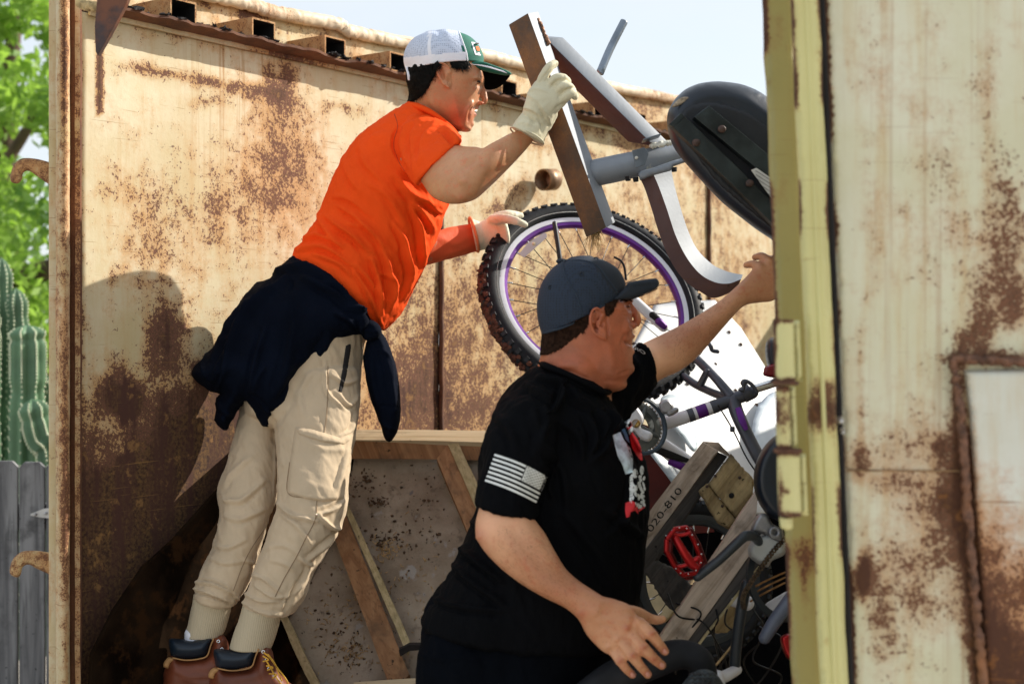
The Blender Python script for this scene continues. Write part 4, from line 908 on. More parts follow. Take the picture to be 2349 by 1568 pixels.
obj('saddle', inflate([(1758, 785), (1775, 772), (1830, 770), (1870, 800), (1860, 850), (1800, 862), (1765, 845), (1756, 815)], lambda u, v: 3.62, .05, 16, 6), m_vinyl, BK)
obj('rear_reflector', inflate([(1752, 848), (1760, 838), (1790, 834), (1790, 864), (1754, 862)], lambda u, v: 3.56, .012, 5, 4), M('red_reflector', (.22, .01, .02), .2), BK)
obj('seat_stay', tuv([(1570, 795, 3.74, 9), (1600, 825, 3.70, 10), (1640, 865, 3.65, 10), (1676, 908, 3.62, 12)], 18, 30), m_fg, BK)
obj('seat_stay', tuv([(1560, 855, 3.80, 8), (1590, 878, 3.76, 9), (1625, 896, 3.70, 9), (1670, 914, 3.62, 10)], 18, 30), m_fg, BK)
obj('brake_bridge', tuv([(1622, 852, 3.66, 8), (1605, 886, 3.74, 9)], 14, 8), m_fg, BK)
obj('top_tube', tuv([(1681, 916, 3.62, 16), (1692, 950, 3.6, 16), (1715, 1000, 3.58, 15), (1748, 1060, 3.56, 15), (1800, 1130, 3.54, 15)], 24, 30), m_fg, BK)
obj('purple_decal', tuv([(1693, 935, 3.578, 7), (1703, 965, 3.558, 8), (1712, 985, 3.552, 5)], 10, 12, flat=.2), m_pur, BK)
obj('down_tube', tuv([(1500, 1010, 3.66, 18), (1560, 1052, 3.66, 20), (1640, 1110, 3.66, 20)], 24, 20), m_fw, BK)
obj('black_decal', tuv([(1505, 1030, 3.63, 8), (1540, 1044, 3.625, 9), (1585, 1058, 3.63, 4)], 10, 12, flat=.35), m_black, BK)
obj('purple_decal', tuv([(1535, 1058, 3.63, 7), (1570, 1072, 3.625, 9), (1605, 1090, 3.63, 4)], 10, 12, flat=.35), m_pur, BK)
obj('chain_stay', tuv([(1440, 676, 3.72, 12), (1480, 712, 3.72, 12), (1522, 750, 3.72, 11)], 20, 12), m_fw, BK, label='white stay crossing the wheel')
obj('black_decal', tuv([(1497, 722, 3.704, 8), (1508, 731, 3.704, 7)], 8, 4), m_black, BK); obj('purple_decal', tuv([(1511, 737, 3.70, 9), (1523, 748, 3.70, 8)], 8, 4), m_pur, BK)
obj('brake_cable', tuv([(1648, 930, 3.6, 1.7), (1681, 985, 3.58, 1.7), (1712, 1048, 3.56, 1.7), (1740, 1090, 3.56, 1.7)], 6, 20), m_black, BK)
obj('cable_guide', box(P(1680, 984, 3.575), (.012, .01, .014)), m_fg, BK)
obj('cable', tuv([(1410, 590, 3.30, 2.6), (1424, 598, 3.30, 2.6), (1432, 612, 3.30, 2.6), (1436, 640, 3.30, 2.6)], 8, 20), m_black, BK); obj('black_strut', tuv([(1272, 512, 3.92, 5.5), (1281, 570, 3.90, 5.5), (1290, 640, 3.88, 5.5)], 10, 12), m_bk0, BK)
obj('brake_arm', tuv([(1612, 786, 3.70, 4), (1628, 790, 3.69, 5), (1634, 803, 3.69, 5), (1646, 806, 3.69, 5)], 10, 16), m_fg, BK)
CC = P(1468, 976, 3.56); cn = (.42, -.86, .28)
o1 = obj('chainring_guard', ringsec(CC, cn, [(.076, .006), (.070, .007), (.066, .004), (.066, 0), (.076, 0)], 80), m_gd, BK, smooth=40)
m_alu = M('grey_ring', (.10, .11, .11), .45, .4, 30, .3, metal=.5)
obj('chainring', ringsec(CC, cn, [(.063, -.004), (.046, -.004), (.046, -.007), (.063, -.007)], 80), m_alu, BK, smooth=40)
obj('chainring', ringsec(CC, cn, [(.050, -.012), (.033, -.012), (.033, -.015), (.050, -.015)], 80), m_alu, BK, smooth=40)
nv2, a2, b2 = basis(cn); tb = []
for k in range(42):
    t = 2*math.pi*k/42; d = a2*math.cos(t)+b2*math.sin(t); tg = -a2*math.sin(t)+b2*math.cos(t); tb.append(box(CC+d*.064-nv2*.0055, (.004, .0028, .006), 0, (tg, nv2, d)))
obj('chainring_teeth', join(tb), M('tooth', (.35, .28, .2), .5, .4), BK, smooth=False, kind='stuff')
for k in range(4):
    t = math.radians(30+90*k); d = a2*math.cos(t)+b2*math.sin(t); obj('spider_arm', tube([CC+d*.012-nv2*.008, CC+d*.055-nv2*.006], [.009, .006], 10), m_alu, BK)
VF = inflate([(1434, 893), (1452, 897), (1458, 925), (1474, 950), (1476, 966), (1470, 980), (1492, 990), (1497, 1000), (1488, 1013), (1470, 1006), (1456, 990), (1440, 975), (1436, 940)], lambda u, v: 3.515, .012, 8, 4); obj('crank_arm', VF, m_fw, BK)
obj('crank_bolt_recess', tuv([(1459, 971, 3.503, 10), (1459, 971, 3.498, 9)], 20, caps=('flat', 'lip')), M('brass', (.45, .28, .08), .35, .2, metal=.8), BK)
m_sil = M('derailleur_grey', (.30, .30, .32), .4, .4, 20, metal=.5)
for q in ([(1512, 925), (1530, 915), (1545, 930), (1540, 945), (1520, 948)], [(1528, 940), (1552, 934), (1556, 944), (1534, 955)]): obj('derailleur', inflate(q, lambda u, v: 3.58, .012, 5, 3), m_sil, BK)

# ================================================================== PALLET with stencilled number
PL = thing('pallet', P(1620, 1400, 3.1)*[1, 1, 0]+[0, 0, .4], 'tilted weathered wooden pallet stencilled 020-810 beside the man in black', 'pallet')
Yq = lambda u, v: 3.10
top = face4('deck_board', [(1612, 1013), (1646, 1034), (1452, 1300), (1400, 1290)], m_woodg, .02, lambda u, v: 3.10-(u-1600)*.0003, parent=PL, label='board with the stencilled number')
face4('stringer_side', [(1646, 1034), (1676, 1040), (1640, 1100), (1452, 1330)][0:0] or [(1647, 1036), (1668, 1046), (1470, 1330), (1453, 1302)], m_woodd, .03, lambda u, v: 3.12, parent=PL)
face4('deck_board', [(1614, 1012), (1650, 1014), (1682, 1052), (1648, 1034)], m_woodg, .02, lambda u, v: 3.11, parent=PL, label='rounded board end')
face4('lower_stringer', [(1602, 1126), (1632, 1105), (1500, 1300), (1478, 1275)], m_woodd, .05, lambda u, v: 3.15, parent=PL)
def rough(name, q, Y, th, mat, **kw):
    VF = inflate(resample(np.array(q, float), 4), lambda u, v: Y, th, 2.2, 3, False); V, Fc = VF; N = normals(V, Fc); V = V+N*(.0022*(1-2*np.abs(fbm(V*np.array([70, 60, 25]), 4))))[:, None]
    return obj(name, (V, Fc), mat, PL, **kw)
rough('block', [(1662, 1060), (1676, 1041), (1728, 1100), (1727, 1132), (1690, 1190), (1648, 1140), (1626, 1110)], 3.10, .03, m_woodr, label='rough sunlit block with a knot hole')
rough('block', [(1603, 1126), (1624, 1108), (1690, 1192), (1672, 1212), (1648, 1200), (1622, 1160)], 3.11, .03, m_woodr)
obj('knot_hole', blob(P(1678, 1136, 3.066), (.006, .004, .006), 10), m_black, PL)
for (u, v) in ((1641, 1091), (1622, 1115), (1657, 1160), (1697, 1095)): obj('nail_head', blob(P(u, v, 3.068), (.0035, .002, .0035), 8), m_rb, PL)
face4('deck_board', [(1740, 1120), (1728, 1262), (1570, 1480), (1508, 1470)], m_woodg, .02, lambda u, v: 2.98, parent=PL, label='long lower board')
face4('board_side', [(1729, 1264), (1740, 1300), (1592, 1488), (1571, 1481)], m_woodd, .02, lambda u, v: 2.985, parent=PL)
face4('board_chamfer', [(1740, 1298), (1743, 1303), (1596, 1490), (1591, 1487)], m_edge, .01, lambda u, v: 2.98, parent=PL)
rough('block', [(1474, 1308), (1502, 1282), (1560, 1310), (1590, 1350), (1545, 1400), (1536, 1395)], 3.16, .04, m_woodd)
rough('block', [(1668, 1392), (1680, 1380), (1705, 1404), (1700, 1420), (1668, 1450), (1640, 1450), (1634, 1430)], 3.12, .03, m_woodr)
tr = bvh([top]); dx = np.array((-.60, .80)); up = np.array((.80, .60))
text_decal('stencil_text', '020-810', (1493, 1222), np.array((.60, -.80))*37, np.array((-.80, -.60))*22, tr, m_black, top, 3.1, .002)

# ================================================================== second bicycle (dark, red pedals)
m_redm = M('red_anodised', (.36, .01, .012), .28, .2, metal=.6); m_bk = M('black_frame', (.022, .028, .035), .4, .2); m_gp = M('grey_paint', (.42, .44, .44), .4, .12, 10, .2)
B2 = thing('dark_bicycle', P(1680, 1560, 2.95)*[1, 1, 0]+[0, 0, .3], 'dark bicycle with red metal pedals lying at the lower right', 'bicycle', 'bicycles thrown into the container')
obj('saddle', inflate([(1790, 995), (1760, 1015), (1738, 1050), (1729, 1090), (1732, 1130), (1748, 1165), (1775, 1190), (1830, 1195), (1850, 1100), (1830, 1010)], lambda u, v: 2.9, .05, 22, 6), m_vinyl, B2)
obj('crank_arm', tuv([(1600, 1322, 2.82, 11), (1650, 1283, 2.82, 11), (1700, 1236, 2.82, 12), (1716, 1228, 2.83, 12), (1732, 1232, 2.85, 11), (1742, 1244, 2.87, 11)], 18, 40), m_bk, B2)
obj('bracket_shell', inflate([(1717, 1252), (1735, 1230), (1770, 1222), (1800, 1240), (1800, 1270), (1772, 1285), (1760, 1300), (1735, 1290), (1718, 1275)], lambda u, v: 2.9, .04, 14, 5), m_gp, B2)
obj('seat_clamp', inflate([(1726, 1200), (1740, 1178), (1760, 1180), (1772, 1200), (1795, 1215), (1795, 1245), (1770, 1240), (1750, 1225), (1722, 1222)], lambda u, v: 2.88, .025, 10, 4), m_sil, B2)
obj('seat_bolt', ringsec(P(1776, 1221, 2.85), (.2, -1, .2), [(.012, .006), (.006, .006), (.006, -.006), (.012, -.006)], 24), m_sil, B2)
PC = P(1566, 1262, 2.80)
fr = [(1528, 1228), (1548, 1213), (1572, 1210), (1590, 1230), (1607, 1262), (1608, 1290), (1590, 1312), (1564, 1315), (1548, 1300), (1530, 1268)]
loop = resample(np.array([(1529, 1236), (1548, 1213), (1574, 1209), (1592, 1240), (1608, 1284), (1596, 1314), (1566, 1318), (1546, 1296), (1528, 1262)], float), 3.)
pd = obj('pedal', tube([P(a, b, 2.80+(a-1566)*.0006) for a, b in np.vstack([loop, loop[:1]])], .0050, 8, 161, caps=('flat', 'flat')), m_redm, B2, label='red metal cage pedal')
obj('pedal_cage', tube([P(a+9, b+6, 2.835+(a-1566)*.0006) for a, b in np.vstack([loop, loop[:1]])], .0055, 10, 121, caps=('flat', 'flat')), M('pedal_shade', (.13, .008, .01), .35, .2, metal=.5), pd)
obj('pedal_axle', tuv([(1549, 1232, 2.80, 9), (1566, 1262, 2.795, 10), (1585, 1290, 2.80, 11), (1596, 1300, 2.80, 9)], 16, 16), m_redm, pd)
obj('pedal_bar', tuv([(1540, 1222, 2.80, 5), (1562, 1226, 2.80, 5), (1580, 1222, 2.80, 5)], 10, 10), m_redm, pd); obj('pedal_bar', tuv([(1548, 1300, 2.80, 5), (1570, 1296, 2.80, 5), (1600, 1280, 2.80, 6)], 10, 10), m_redm, pd)
for a, b in cat(fr, 14, closed=True): obj('traction_pin', tube([P(a, b, 2.795), P(a, b, 2.785)], .0016, 6, 2), m_chr, pd)
obj('chainring', ringsec(P(1788, 1330, 2.92), (.5, -.8, .3), [(.085, .003), (.070, .003), (.070, -.003), (.085, -.003)], 72), m_bk, B2, smooth=40)
for k in range(3): obj('chain_guard_bar', tuv([(1722, 1350+k*14, 2.9, 2.4), (1760, 1330+k*13, 2.9, 2.4), (1800, 1312+k*12, 2.9, 2.2)], 8, 14), M('rusty_bar', (.30, .15, .05), .5, .4, 50, metal=.5), B2)
ch = cat([(1815, 1220), (1775, 1262), (1740, 1310), (1712, 1352), (1704, 1372), (1706, 1392)], 36); lk = []
for i, (a, b) in enumerate(ch): 
    lk.append(ringsec(P(a, b, 2.86), (.3, -.9, .2) if i % 2 else (.6, -.6, .3), [(.0055, .002), (.0025, .002), (.0025, -.002), (.0055, -.002)], 10))
obj('chain_links', join(lk), M('chain_rust', (.10, .07, .045), .5, .5, 90, metal=.6), B2, smooth=False, kind='stuff')
obj('frame_tube', tuv([(1684, 1540, 2.9, 13), (1690, 1470, 2.9, 13), (1700, 1400, 2.9, 13), (1712, 1340, 2.9, 13)], 18, 20), m_bk, B2)
obj('frame_tube', tuv([(1830, 1350, 2.85, 16), (1780, 1420, 2.85, 16), (1754, 1462, 2.85, 14)], 18, 20), M('tube_blue_grey', (.10, .115, .16), .4, .2), B2)
obj('head_tube', tuv([(1630, 1540, 2.86, 12), (1655, 1552, 2.86, 14), (1690, 1535, 2.9, 12)], 18, 16), m_fw, B2)
obj('fork_crown', tuv([(1648, 1550, 2.85, 14), (1655, 1590, 2.85, 12)], 14, 6), m_fw, B2)
obj('white_tube', tuv([(1680, 1372, 3.0, 18), (1712, 1382, 3.0, 18)], 18, 6), m_fw, B2); obj('white_tube', tuv([(1770, 1395, 2.96, 17), (1810, 1375, 2.96, 20)], 18, 6), m_fw, B2)
obj('rear_pedal', inflate([(1790, 1462), (1815, 1455), (1825, 1500), (1812, 1512), (1800, 1500)], lambda u, v: 2.84, .02, 8, 4), m_redm, B2)
obj('cable', tuv([(1628, 1540, 2.9, 2), (1655, 1510, 2.9, 3), (1688, 1468, 2.92, 2)], 6, 14), m_straw, B2)
wheel(B2, P(1600, 1330, 3.45), (.25, -.95, .2), .19, .018, 'dark knobbly wheel under the pallet', m_bk, m_bk, 20, 48, None)
for k in range(9):
    a = RNG.uniform(1500, 1760); b = RNG.uniform(1330, 1520); obj('cable', tuv([(a, b, 3.0, 2.2), (a+RNG.uniform(-60, 60), b+RNG.uniform(20, 70), 2.97, 2.2), (a+RNG.uniform(-40, 90), b+RNG.uniform(60, 130), 3.0, 2.2), (a+RNG.uniform(-90, 90), b+RNG.uniform(120, 200), 3.02, 2.2)], 6, 30), m_sp, B2)
# black bent tyre and textured tyre at the very bottom
TY = thing('loose_tyre', P(1500, 1700, 2.6)*[1, 1, 0]+[0, 0, .5], 'smooth black tyre under the open hand of the man in black', 'tyre', 'loose tyres')
obj('casing', tuv([(1300, 1640, 2.72, 40), (1400, 1560, 2.70, 40), (1490, 1520, 2.70, 38), (1560, 1500, 2.70, 34), (1606, 1518, 2.70, 32), (1612, 1580, 2.72, 34), (1600, 1680, 2.75, 34)], 24, 70), m_tyre, TY)
m_rib = M('tyre_scales', (.03, .04, .045), .6, .6, 60, 1., 110, .006)
T3 = thing('small_tyre', P(1615, 1700, 2.6)*[1, 1, 0]+[0, 0, .5], 'small black tyre with scale-like tread at the bottom edge', 'tyre', 'loose tyres')
obj('casing', tuv([(1560, 1680, 2.6, 34), (1590, 1590, 2.6, 32), (1618, 1560, 2.6, 26), (1640, 1600, 2.62, 30), (1640, 1690, 2.64, 30)], 24, 50), m_rib, T3)
sc_p = []
for k in range(40):
    a, b = 1588+(k % 5)*12+RNG.uniform(-2, 2), 1545+(k//5)*10; sc_p.append(tuv([(a-7, b+3, 2.575, 1.6), (a, b-2, 2.572, 1.8), (a+7, b+3, 2.575, 1.6)], 5, 6))
obj('tread_scales', join(sc_p), m_knob, T3, kind='stuff')

# ---- added dark filler standing in for deep shade behind everything
m_backdrop = cloth('backdrop_black', (.003, .003, .004), .3, 300, .3, .8, 0, .05)
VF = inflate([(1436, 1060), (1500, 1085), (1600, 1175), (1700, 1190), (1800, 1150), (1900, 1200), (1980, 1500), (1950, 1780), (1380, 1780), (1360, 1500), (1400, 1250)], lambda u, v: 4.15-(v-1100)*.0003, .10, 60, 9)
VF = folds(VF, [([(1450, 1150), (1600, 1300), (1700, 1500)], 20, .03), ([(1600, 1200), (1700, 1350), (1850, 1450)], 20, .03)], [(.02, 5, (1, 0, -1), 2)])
obj('shade_backdrop', VF, m_backdrop, None, label='crumpled black tarpaulin filling the dark hollow behind the pallet', cat='tarpaulin')  # added backdrop standing in for deep shade, not a real tarpaulin
q = [(700, 930), (800, 935), (812, 1050), (800, 1150), (655, 1430), (745, 1640), (205, 1640), (212, 1500), (262, 1400), (330, 1300), (372, 1262), (400, 1236), (450, 1180), (500, 1125), (520, 1112), (600, 1020)]  # added dark board, outlined to cast and imitate the wall's lower-left shadow
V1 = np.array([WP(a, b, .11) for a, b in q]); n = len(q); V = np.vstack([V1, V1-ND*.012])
obj('shade_board', fixn((V, [tuple(range(n)), tuple(range(2*n-1, n-1, -1))]+[(i, (i+1) % n, n+(i+1) % n, n+i) for i in range(n)]), .002), M('shade_board', (.012, .007, .004), 1., .6, 9, .4, col2=(.03, .014, .006), s2=14, Specular_IOR_Level=.02), None, smooth=False, label='charred black board standing against the wall behind the khaki trousers', cat='board')  # added board standing in for the wall's shadow, not real charred wood
# ================================================================== PEOPLE
def skin(name, base, red, spec=.45):
    n = NB(name); a = n.noise(9, 5, .6); b = n.noise(70, 4, .6); c = n.mix(n.ramp(a, .3, .7), tuple(q*c for q, c in zip(base, (.85, .74, .66))), tuple(min(1, q*1.1) for q in base))
    c = n.mix(n.ramp(b, .48, .72, 0, .45), c, red); c = n.mix(n.ramp(n.noise(240, 3, .6), .56, .70, 0, .35), c, tuple(q*.55 for q in base)); c = n.mix(n.math('MULTIPLY', n.attr('red'), .9, clamp=True), c, n.mix(n.ramp(n.noise(30, 5, .6), .3, .7), red, tuple(q*.72 for q in red))); c = n.mix(n.ramp(n.noise(160, 2), .70, .76, 0, .5), c, tuple(q*.4 for q in base))
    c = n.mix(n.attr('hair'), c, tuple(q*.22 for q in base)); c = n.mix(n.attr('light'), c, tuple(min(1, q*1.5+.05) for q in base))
    n.b.subsurface_method = 'RANDOM_WALK'
    return n.fin(c, n.ramp(n.noise(25, 3), .3, .7, .36, .55), n.bump(n.noise(45, 4, .6), .35, .003, n.bump(n.noise(330, 3), .5, .001)), 0, Subsurface_Weight=.06, Subsurface_Radius=(.02, .008, .004), Subsurface_Scale=.5, Specular_IOR_Level=spec)
m_skin1 = skin('tan_skin', (.56, .285, .145), (.66, .15, .06)); m_skin2 = skin('ruddy_skin', (.58, .30, .165), (.46, .115, .05))
m_or = cloth('orange_jersey', (.93, .088, .010), .06, 900, .2, .85, 0, .1); m_navy = cloth('navy_fleece', (.0030, .0050, .0115), .3, 700, .3, .95, 0, .06)
m_blk = cloth('black_jersey', (.0022, .0025, .0035), .25, 900, .25, .8, 0, .06); m_dkn = cloth('dark_trouser_cloth', (.0022, .0030, .0050), .25, 800, .3, .9, 0, .04)
m_khaki = cloth('khaki_ripstop', (.60, .47, .32), .07, 1100, .15, .8, .1); m_glove = cloth('cream_leather', (.68, .63, .45), .1, 300, .15, .6, .1)
m_glv2 = cloth('worn_leather', (.74, .70, .54), .2, 300, .2, .6, .1)
def rib(name, col, dr=(1, 0, 0), sc_=260, **k):
    n = NB(name); wv = n.n('ShaderNodeTexWave'); wv.inputs['Scale'].default_value = sc_*.1; wv.inputs['Distortion'].default_value = .6; wv.bands_direction = 'X'; n.put(wv.inputs['Vector'], n.mapping((3, 3, 1), k.get('rot', (0, .35, 0))))
    c = n.mix(n.ramp(wv.outputs['Fac'], .2, .8, 0, .3), col, tuple(q*.7 for q in col)); return n.fin(c, .9, n.bump(wv.outputs['Fac'], .35, .002))
m_knit = rib('rib_knit', (.56, .47, .32))
def meshfab(name, ca, cb, sc_=520):
    n = NB(name); v = n.n('ShaderNodeTexVoronoi'); v.inputs['Scale'].default_value = sc_; n.put(v.inputs['Vector'], n.tc); v.inputs['Randomness'].default_value = .25
    f = n.ramp(v.outputs['Distance'], .18, .45); return n.fin(n.mix(f, cb, ca), .8, n.bump(v.outputs['Distance'], .5, .0015))
m_hair1 = M('black_hair', (.004, .0035, .003), .7, .4, 90, .8, 240, .003, Specular_IOR_Level=.12); m_hair2 = M('short_brown_hair', (.022, .011, .007), .9, .5, 120, .6, 300, .002, Specular_IOR_Level=.05)
def shell(VF, pred, th, mat, name, parent, nz_=.0, strands=0, sl=.01, sdir=(0, 0, -1), sr=.0005, **kw):
    V, Fc = VF; N = normals(V, Fc); cen = np.array([V[list(f)].mean(0) for f in Fc]); u, v = UV(cen); k = pred(np.column_stack([u, v]), cen)
    sel = [f for f, q in zip(Fc, k) if q]; ids = sorted({i for f in sel for i in f}); mp_ = {i: j for j, i in enumerate(ids)}; A = V[ids]; B = N[ids]
    F2 = [tuple(mp_[i] for i in f) for f in sel]; from collections import Counter
    ec = Counter(tuple(sorted((f[i], f[(i+1) % len(f)]))) for f in F2 for i in range(len(f))); bd = {i for e, c in ec.items() if c == 1 for i in e}
    T = np.full(len(A), th); T[list(bd)] = -.0015; T = T*(1+nz_*fbm(A*90, 3)); O = A+B*T[:, None]; parts = [(O, F2)]
    if th < 0: O = A+B*.0008; parts = []
    if strands:
        ix = RNG.integers(0, len(A), strands); d = np.array(sdir, float)+RNG.normal(size=(strands, 3))*.35; d = d-B[ix]*np.sum(d*B[ix], axis=1)[:, None]*.85; d /= np.linalg.norm(d, axis=1)[:, None]
        p = O[ix]-B[ix]*.001; s = np.cross(d, B[ix]); s /= np.linalg.norm(s, axis=1)[:, None]+1e-9; L = sl*RNG.uniform(.5, 1.2, strands)[:, None]
        SV = np.stack([p-s*sr*1.6, p+s*sr*1.6, p+d*L+B[ix]*sl*.18], axis=1).reshape(-1, 3); parts.append((SV, np.arange(strands*3).reshape(-1, 3).tolist()))
    return obj(name, join(parts), mat, parent, **kw)
def patch(name, poly, tree, off, edgew, mat, parent, Ydef, step=4, fl=None, smooth=False, **kw):
    """sewn-on panel following the cloth below it"""
    Q, Fc, pl = tri2d(poly, step, smooth); d = poly_dist(Q, pl); o = -.002+(off+.002)*np.clip(d/edgew, 0, 1)**.5; V = []
    for (u, v), oo in zip(Q, o):
        dr = Vector(((u-CU)/F, 1, -(v-CV)/F)).normalized(); h = tree.ray_cast(Vector((0, 0, CH)), dr); b = np.array(h[0]) if h[0] is not None else P(u, v, Ydef); V.append(b-np.array(dr)*oo)
    V = np.array(V); nn = np.cross(V[Fc[0][1]]-V[Fc[0][0]], V[Fc[0][2]]-V[Fc[0][0]])
    if nn[1] > 0: Fc = [tuple(reversed(f)) for f in Fc]
    if fl: V, Fc = folds((V, Fc), fl)
    return obj(name, (V, Fc), mat, parent, **kw)
def seam(name, pts, tree, r, mat, parent, Ydef, m=60, off=0., dash=0, **kw):
    A = cat(pts, m); V = on_surface(A, tree, off, Ydef)
    if dash:
        return obj(name, join([tube(V[i:i+2], r, 5, 2) for i in range(0, len(V)-2, 2)]), mat, parent, kind='stuff')
    return obj(name, tube(V, r, 8, m), mat, parent, **kw)
INP = lambda poly: (lambda Q, c: inside(Q, np.array(poly, float)))
# ------------------------------------------------------------------ MAN IN ORANGE
MO = thing('person', (-.62, 3.38, .703), 'man in orange T-shirt, white and green cap and khaki trousers reaching up in gloves', 'person', 'men unloading the container')
hy = 3.66
head = [loft([(965, 104, 1066, 104, hy, .052), (944, 124, 1092, 122, hy, .070), (938, 150, 1103, 150, hy, .078), (936, 178, 1111, 182, hy, .079), (940, 200, 1105, 203, hy, .076), (948, 222, 1098, 228, hy, .071), (962, 242, 1091, 250, hy, .064), (988, 262, 1087, 272, hy, .054), (1022, 282, 1080, 292, hy, .040)], 50, 48, p=.92),
        loft([(945, 170, 1040, 180, hy, .060), (943, 205, 1042, 225, hy+.01, .062), (937, 240, 1046, 280, hy+.02, .064), (925, 262, 1052, 318, hy+.03, .075), (890, 300, 1050, 370, hy+.05, .10)], 30, 40),
        tuv([(1106, 192, hy+.012, 3.5), (1111, 212, hy+.012, 5.5), (1112, 228, hy+.010, 7.5), (1111, 235, hy+.010, 6)], 12, 16), bluv(1103, 237, hy-.004, 6, 5, .010),
        bluv(1094, 247, hy+.006, 5, 3.4, .016), bluv(1088, 264, hy+.004, 5, 4.2, .015), bluv(1078, 284, hy+.004, 10, 9, .02), bluv(1106, 181, hy, 6, 4, .025), bluv(1072, 238, hy-.035, 16, 18, .012), bluv(1062, 285, hy-.01, 15, 10, .03)]
arm1 = [loft([(985, 285, 915, 375, 3.58, .05), (1018, 308, 946, 392, 3.50, .05), (1056, 334, 968, 420, 3.43, .050), (1092, 337, 992, 452, 3.37, .050), (1108, 340, 1034, 468, 3.34, .048), (1122, 332, 1084, 460, 3.33, .045), (1148, 318, 1118, 434, 3.34, .042), (1170, 306, 1168, 385, 3.36, .033), (1184, 300, 1206, 344, 3.385, .025), (1200, 284, 1230, 314, 3.39, .021)], 60, 40)]
arm2 = [loft([(930, 500, 930, 600, 3.74, .05), (985, 534, 972, 606, 3.80, .042), (1035, 524, 1030, 592, 3.86, .038), (1085, 515, 1088, 574, 3.92, .032), (1110, 512, 1112, 560, 3.94, .028)], 30, 32)]
inner = [loft([(905, 290, 1040, 330, 3.70, .10), (830, 350, 1030, 420, 3.70, .12), (765, 460, 1000, 510, 3.69, .12), (720, 560, 950, 620, 3.68, .11), (690, 640, 880, 700, 3.66, .11), (640, 760, 830, 800, 3.64, .10)], 40, 40)]
legs_in = [tuv([(740, 850, 3.58, 55), (715, 1000, 3.56, 62), (700, 1180, 3.54, 50), (640, 1330, 3.51, 40), (590, 1440, 3.50, 26), (560, 1550, 3.50, 20)], 20), tuv([(620, 850, 3.66, 50), (590, 1000, 3.65, 48), (560, 1180, 3.62, 42), (510, 1300, 3.60, 34), (475, 1420, 3.58, 25), (455, 1540, 3.57, 20)], 20)]
ear = [inflate([(1000, 150), (1008, 144), (1020, 146), (1031, 158), (1034, 168), (1030, 180), (1026, 188), (1032, 200), (1028, 203), (1018, 196), (1008, 180), (1002, 166)], lambda u, v: hy-.078+(1030-u)*-.0003, .005, 4, 2.5),
       tuv([(1030, 201, hy-.084, 2.6), (1019, 194, hy-.088, 3), (1008, 178, hy-.090, 3.2), (1001, 163, hy-.092, 3.2), (1003, 150, hy-.092, 3.4), (1014, 145, hy-.090, 3.4), (1027, 153, hy-.086, 3), (1033, 165, hy-.082, 2.6)], 8, 40), tuv([(1026, 165, hy-.083, 3), (1020, 178, hy-.086, 3), (1024, 190, hy-.084, 3)], 8, 14)]
VF = lean(remesh(head+arm1+arm2+inner+legs_in+ear, .0033, 4)); VF = refine(VF, lambda u, v, V: (u > 990) & (u < 1125) & (v < 310) & (V[:, 1] < hy+.03))
fl = [([(1095, 196), (1112, 199)], 5, -.004), ([(1090, 240), (1078, 258), (1074, 276)], 3.5, -.005), ([(1083, 236), (1071, 252), (1066, 276)], 5, .004), ([(1086, 190), (1092, 186), (1102, 187)], 2.5, -.004), ([(1084, 180), (1098, 177)], 3, .003), ([(1040, 215), (1052, 262), (1064, 292)], 8, .003), ([(1012, 158), (1016, 172), (1022, 184)], 4.0, -.009), ([(1008, 152), (1018, 149), (1028, 157)], 1.8, -.004), ([(1098, 244), (1104, 243), (1108, 240)], 2, -.003), ([(1112, 238), (1106, 236)], 2, .002), ([(1036, 170), (1038, 190), (1036, 204)], 2.4, -.003), ([(1096, 195), (1106, 192)], 2.2, -.002), ([(1088, 192), (1080, 196)], 1.6, -.001),
      ([(985, 225), (1000, 262)], 6, .003), ([(965, 222), (978, 248)], 5, .002), ([(1058, 388), (1078, 372), (1110, 358)], 10, -.006), ([(1062, 408), (1064, 424)], 8, .007), ([(1110, 400), (1160, 352)], 13, .004), ([(1030, 360), (1070, 352)], 16, .004), ([(1045, 450), (1068, 458)], 8, .004)]
VF = folds(VF, fl)
u, v = UV(VF[0]); V = VF[0]
red = paintf(V, [(1008, 165, 14, 26, .6), (1062, 265, 26, 30, .9), (1106, 236, 9, 8, .7), (1040, 250, 18, 40, .4), (1062, 455, 16, 14, .3)])*(v < 480)+.9*((u > 940) & (v > 480) & (v < 630))  # last term reddens the far forearm for the shirt's bounce light
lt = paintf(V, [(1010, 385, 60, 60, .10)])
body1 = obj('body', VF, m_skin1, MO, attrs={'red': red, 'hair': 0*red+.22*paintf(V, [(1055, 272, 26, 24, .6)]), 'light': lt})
hp1 = [(915, 150), (990, 138), (1012, 146), (1003, 158), (999, 172), (990, 188), (986, 200), (976, 214), (956, 230), (942, 238), (930, 232), (915, 190)]
hr = shell(VF, lambda Q, c: (inside(Q, np.array(hp1, float)) | (inside(Q, np.array([(1030, 140), (1075, 140), (1076, 152), (1066, 160), (1050, 158), (1036, 156)], float)) & (c[:, 1] < hy+.02)) | ((Q[:, 0] < 1000) & (Q[:, 1] > 120) & (Q[:, 1] < 225) & (c[:, 1] > hy+.03))) & (c[:, 1] < hy+.2), .005, m_hair1, 'hair', MO, .5, 3500, .014, (.3, -.1, -1))
seye = obj('eye', blob(P(1098, 188, hy-.034), (.006, .009, .0035), 12), M('eye_dark', (.02, .012, .01), .15), MO); obj('eyebrow', tuv([(1088, 177, hy-.044, 1.6), (1098, 174, hy-.036, 2), (1107, 177, hy-.022, 1.4)], 6), m_hair1, MO)
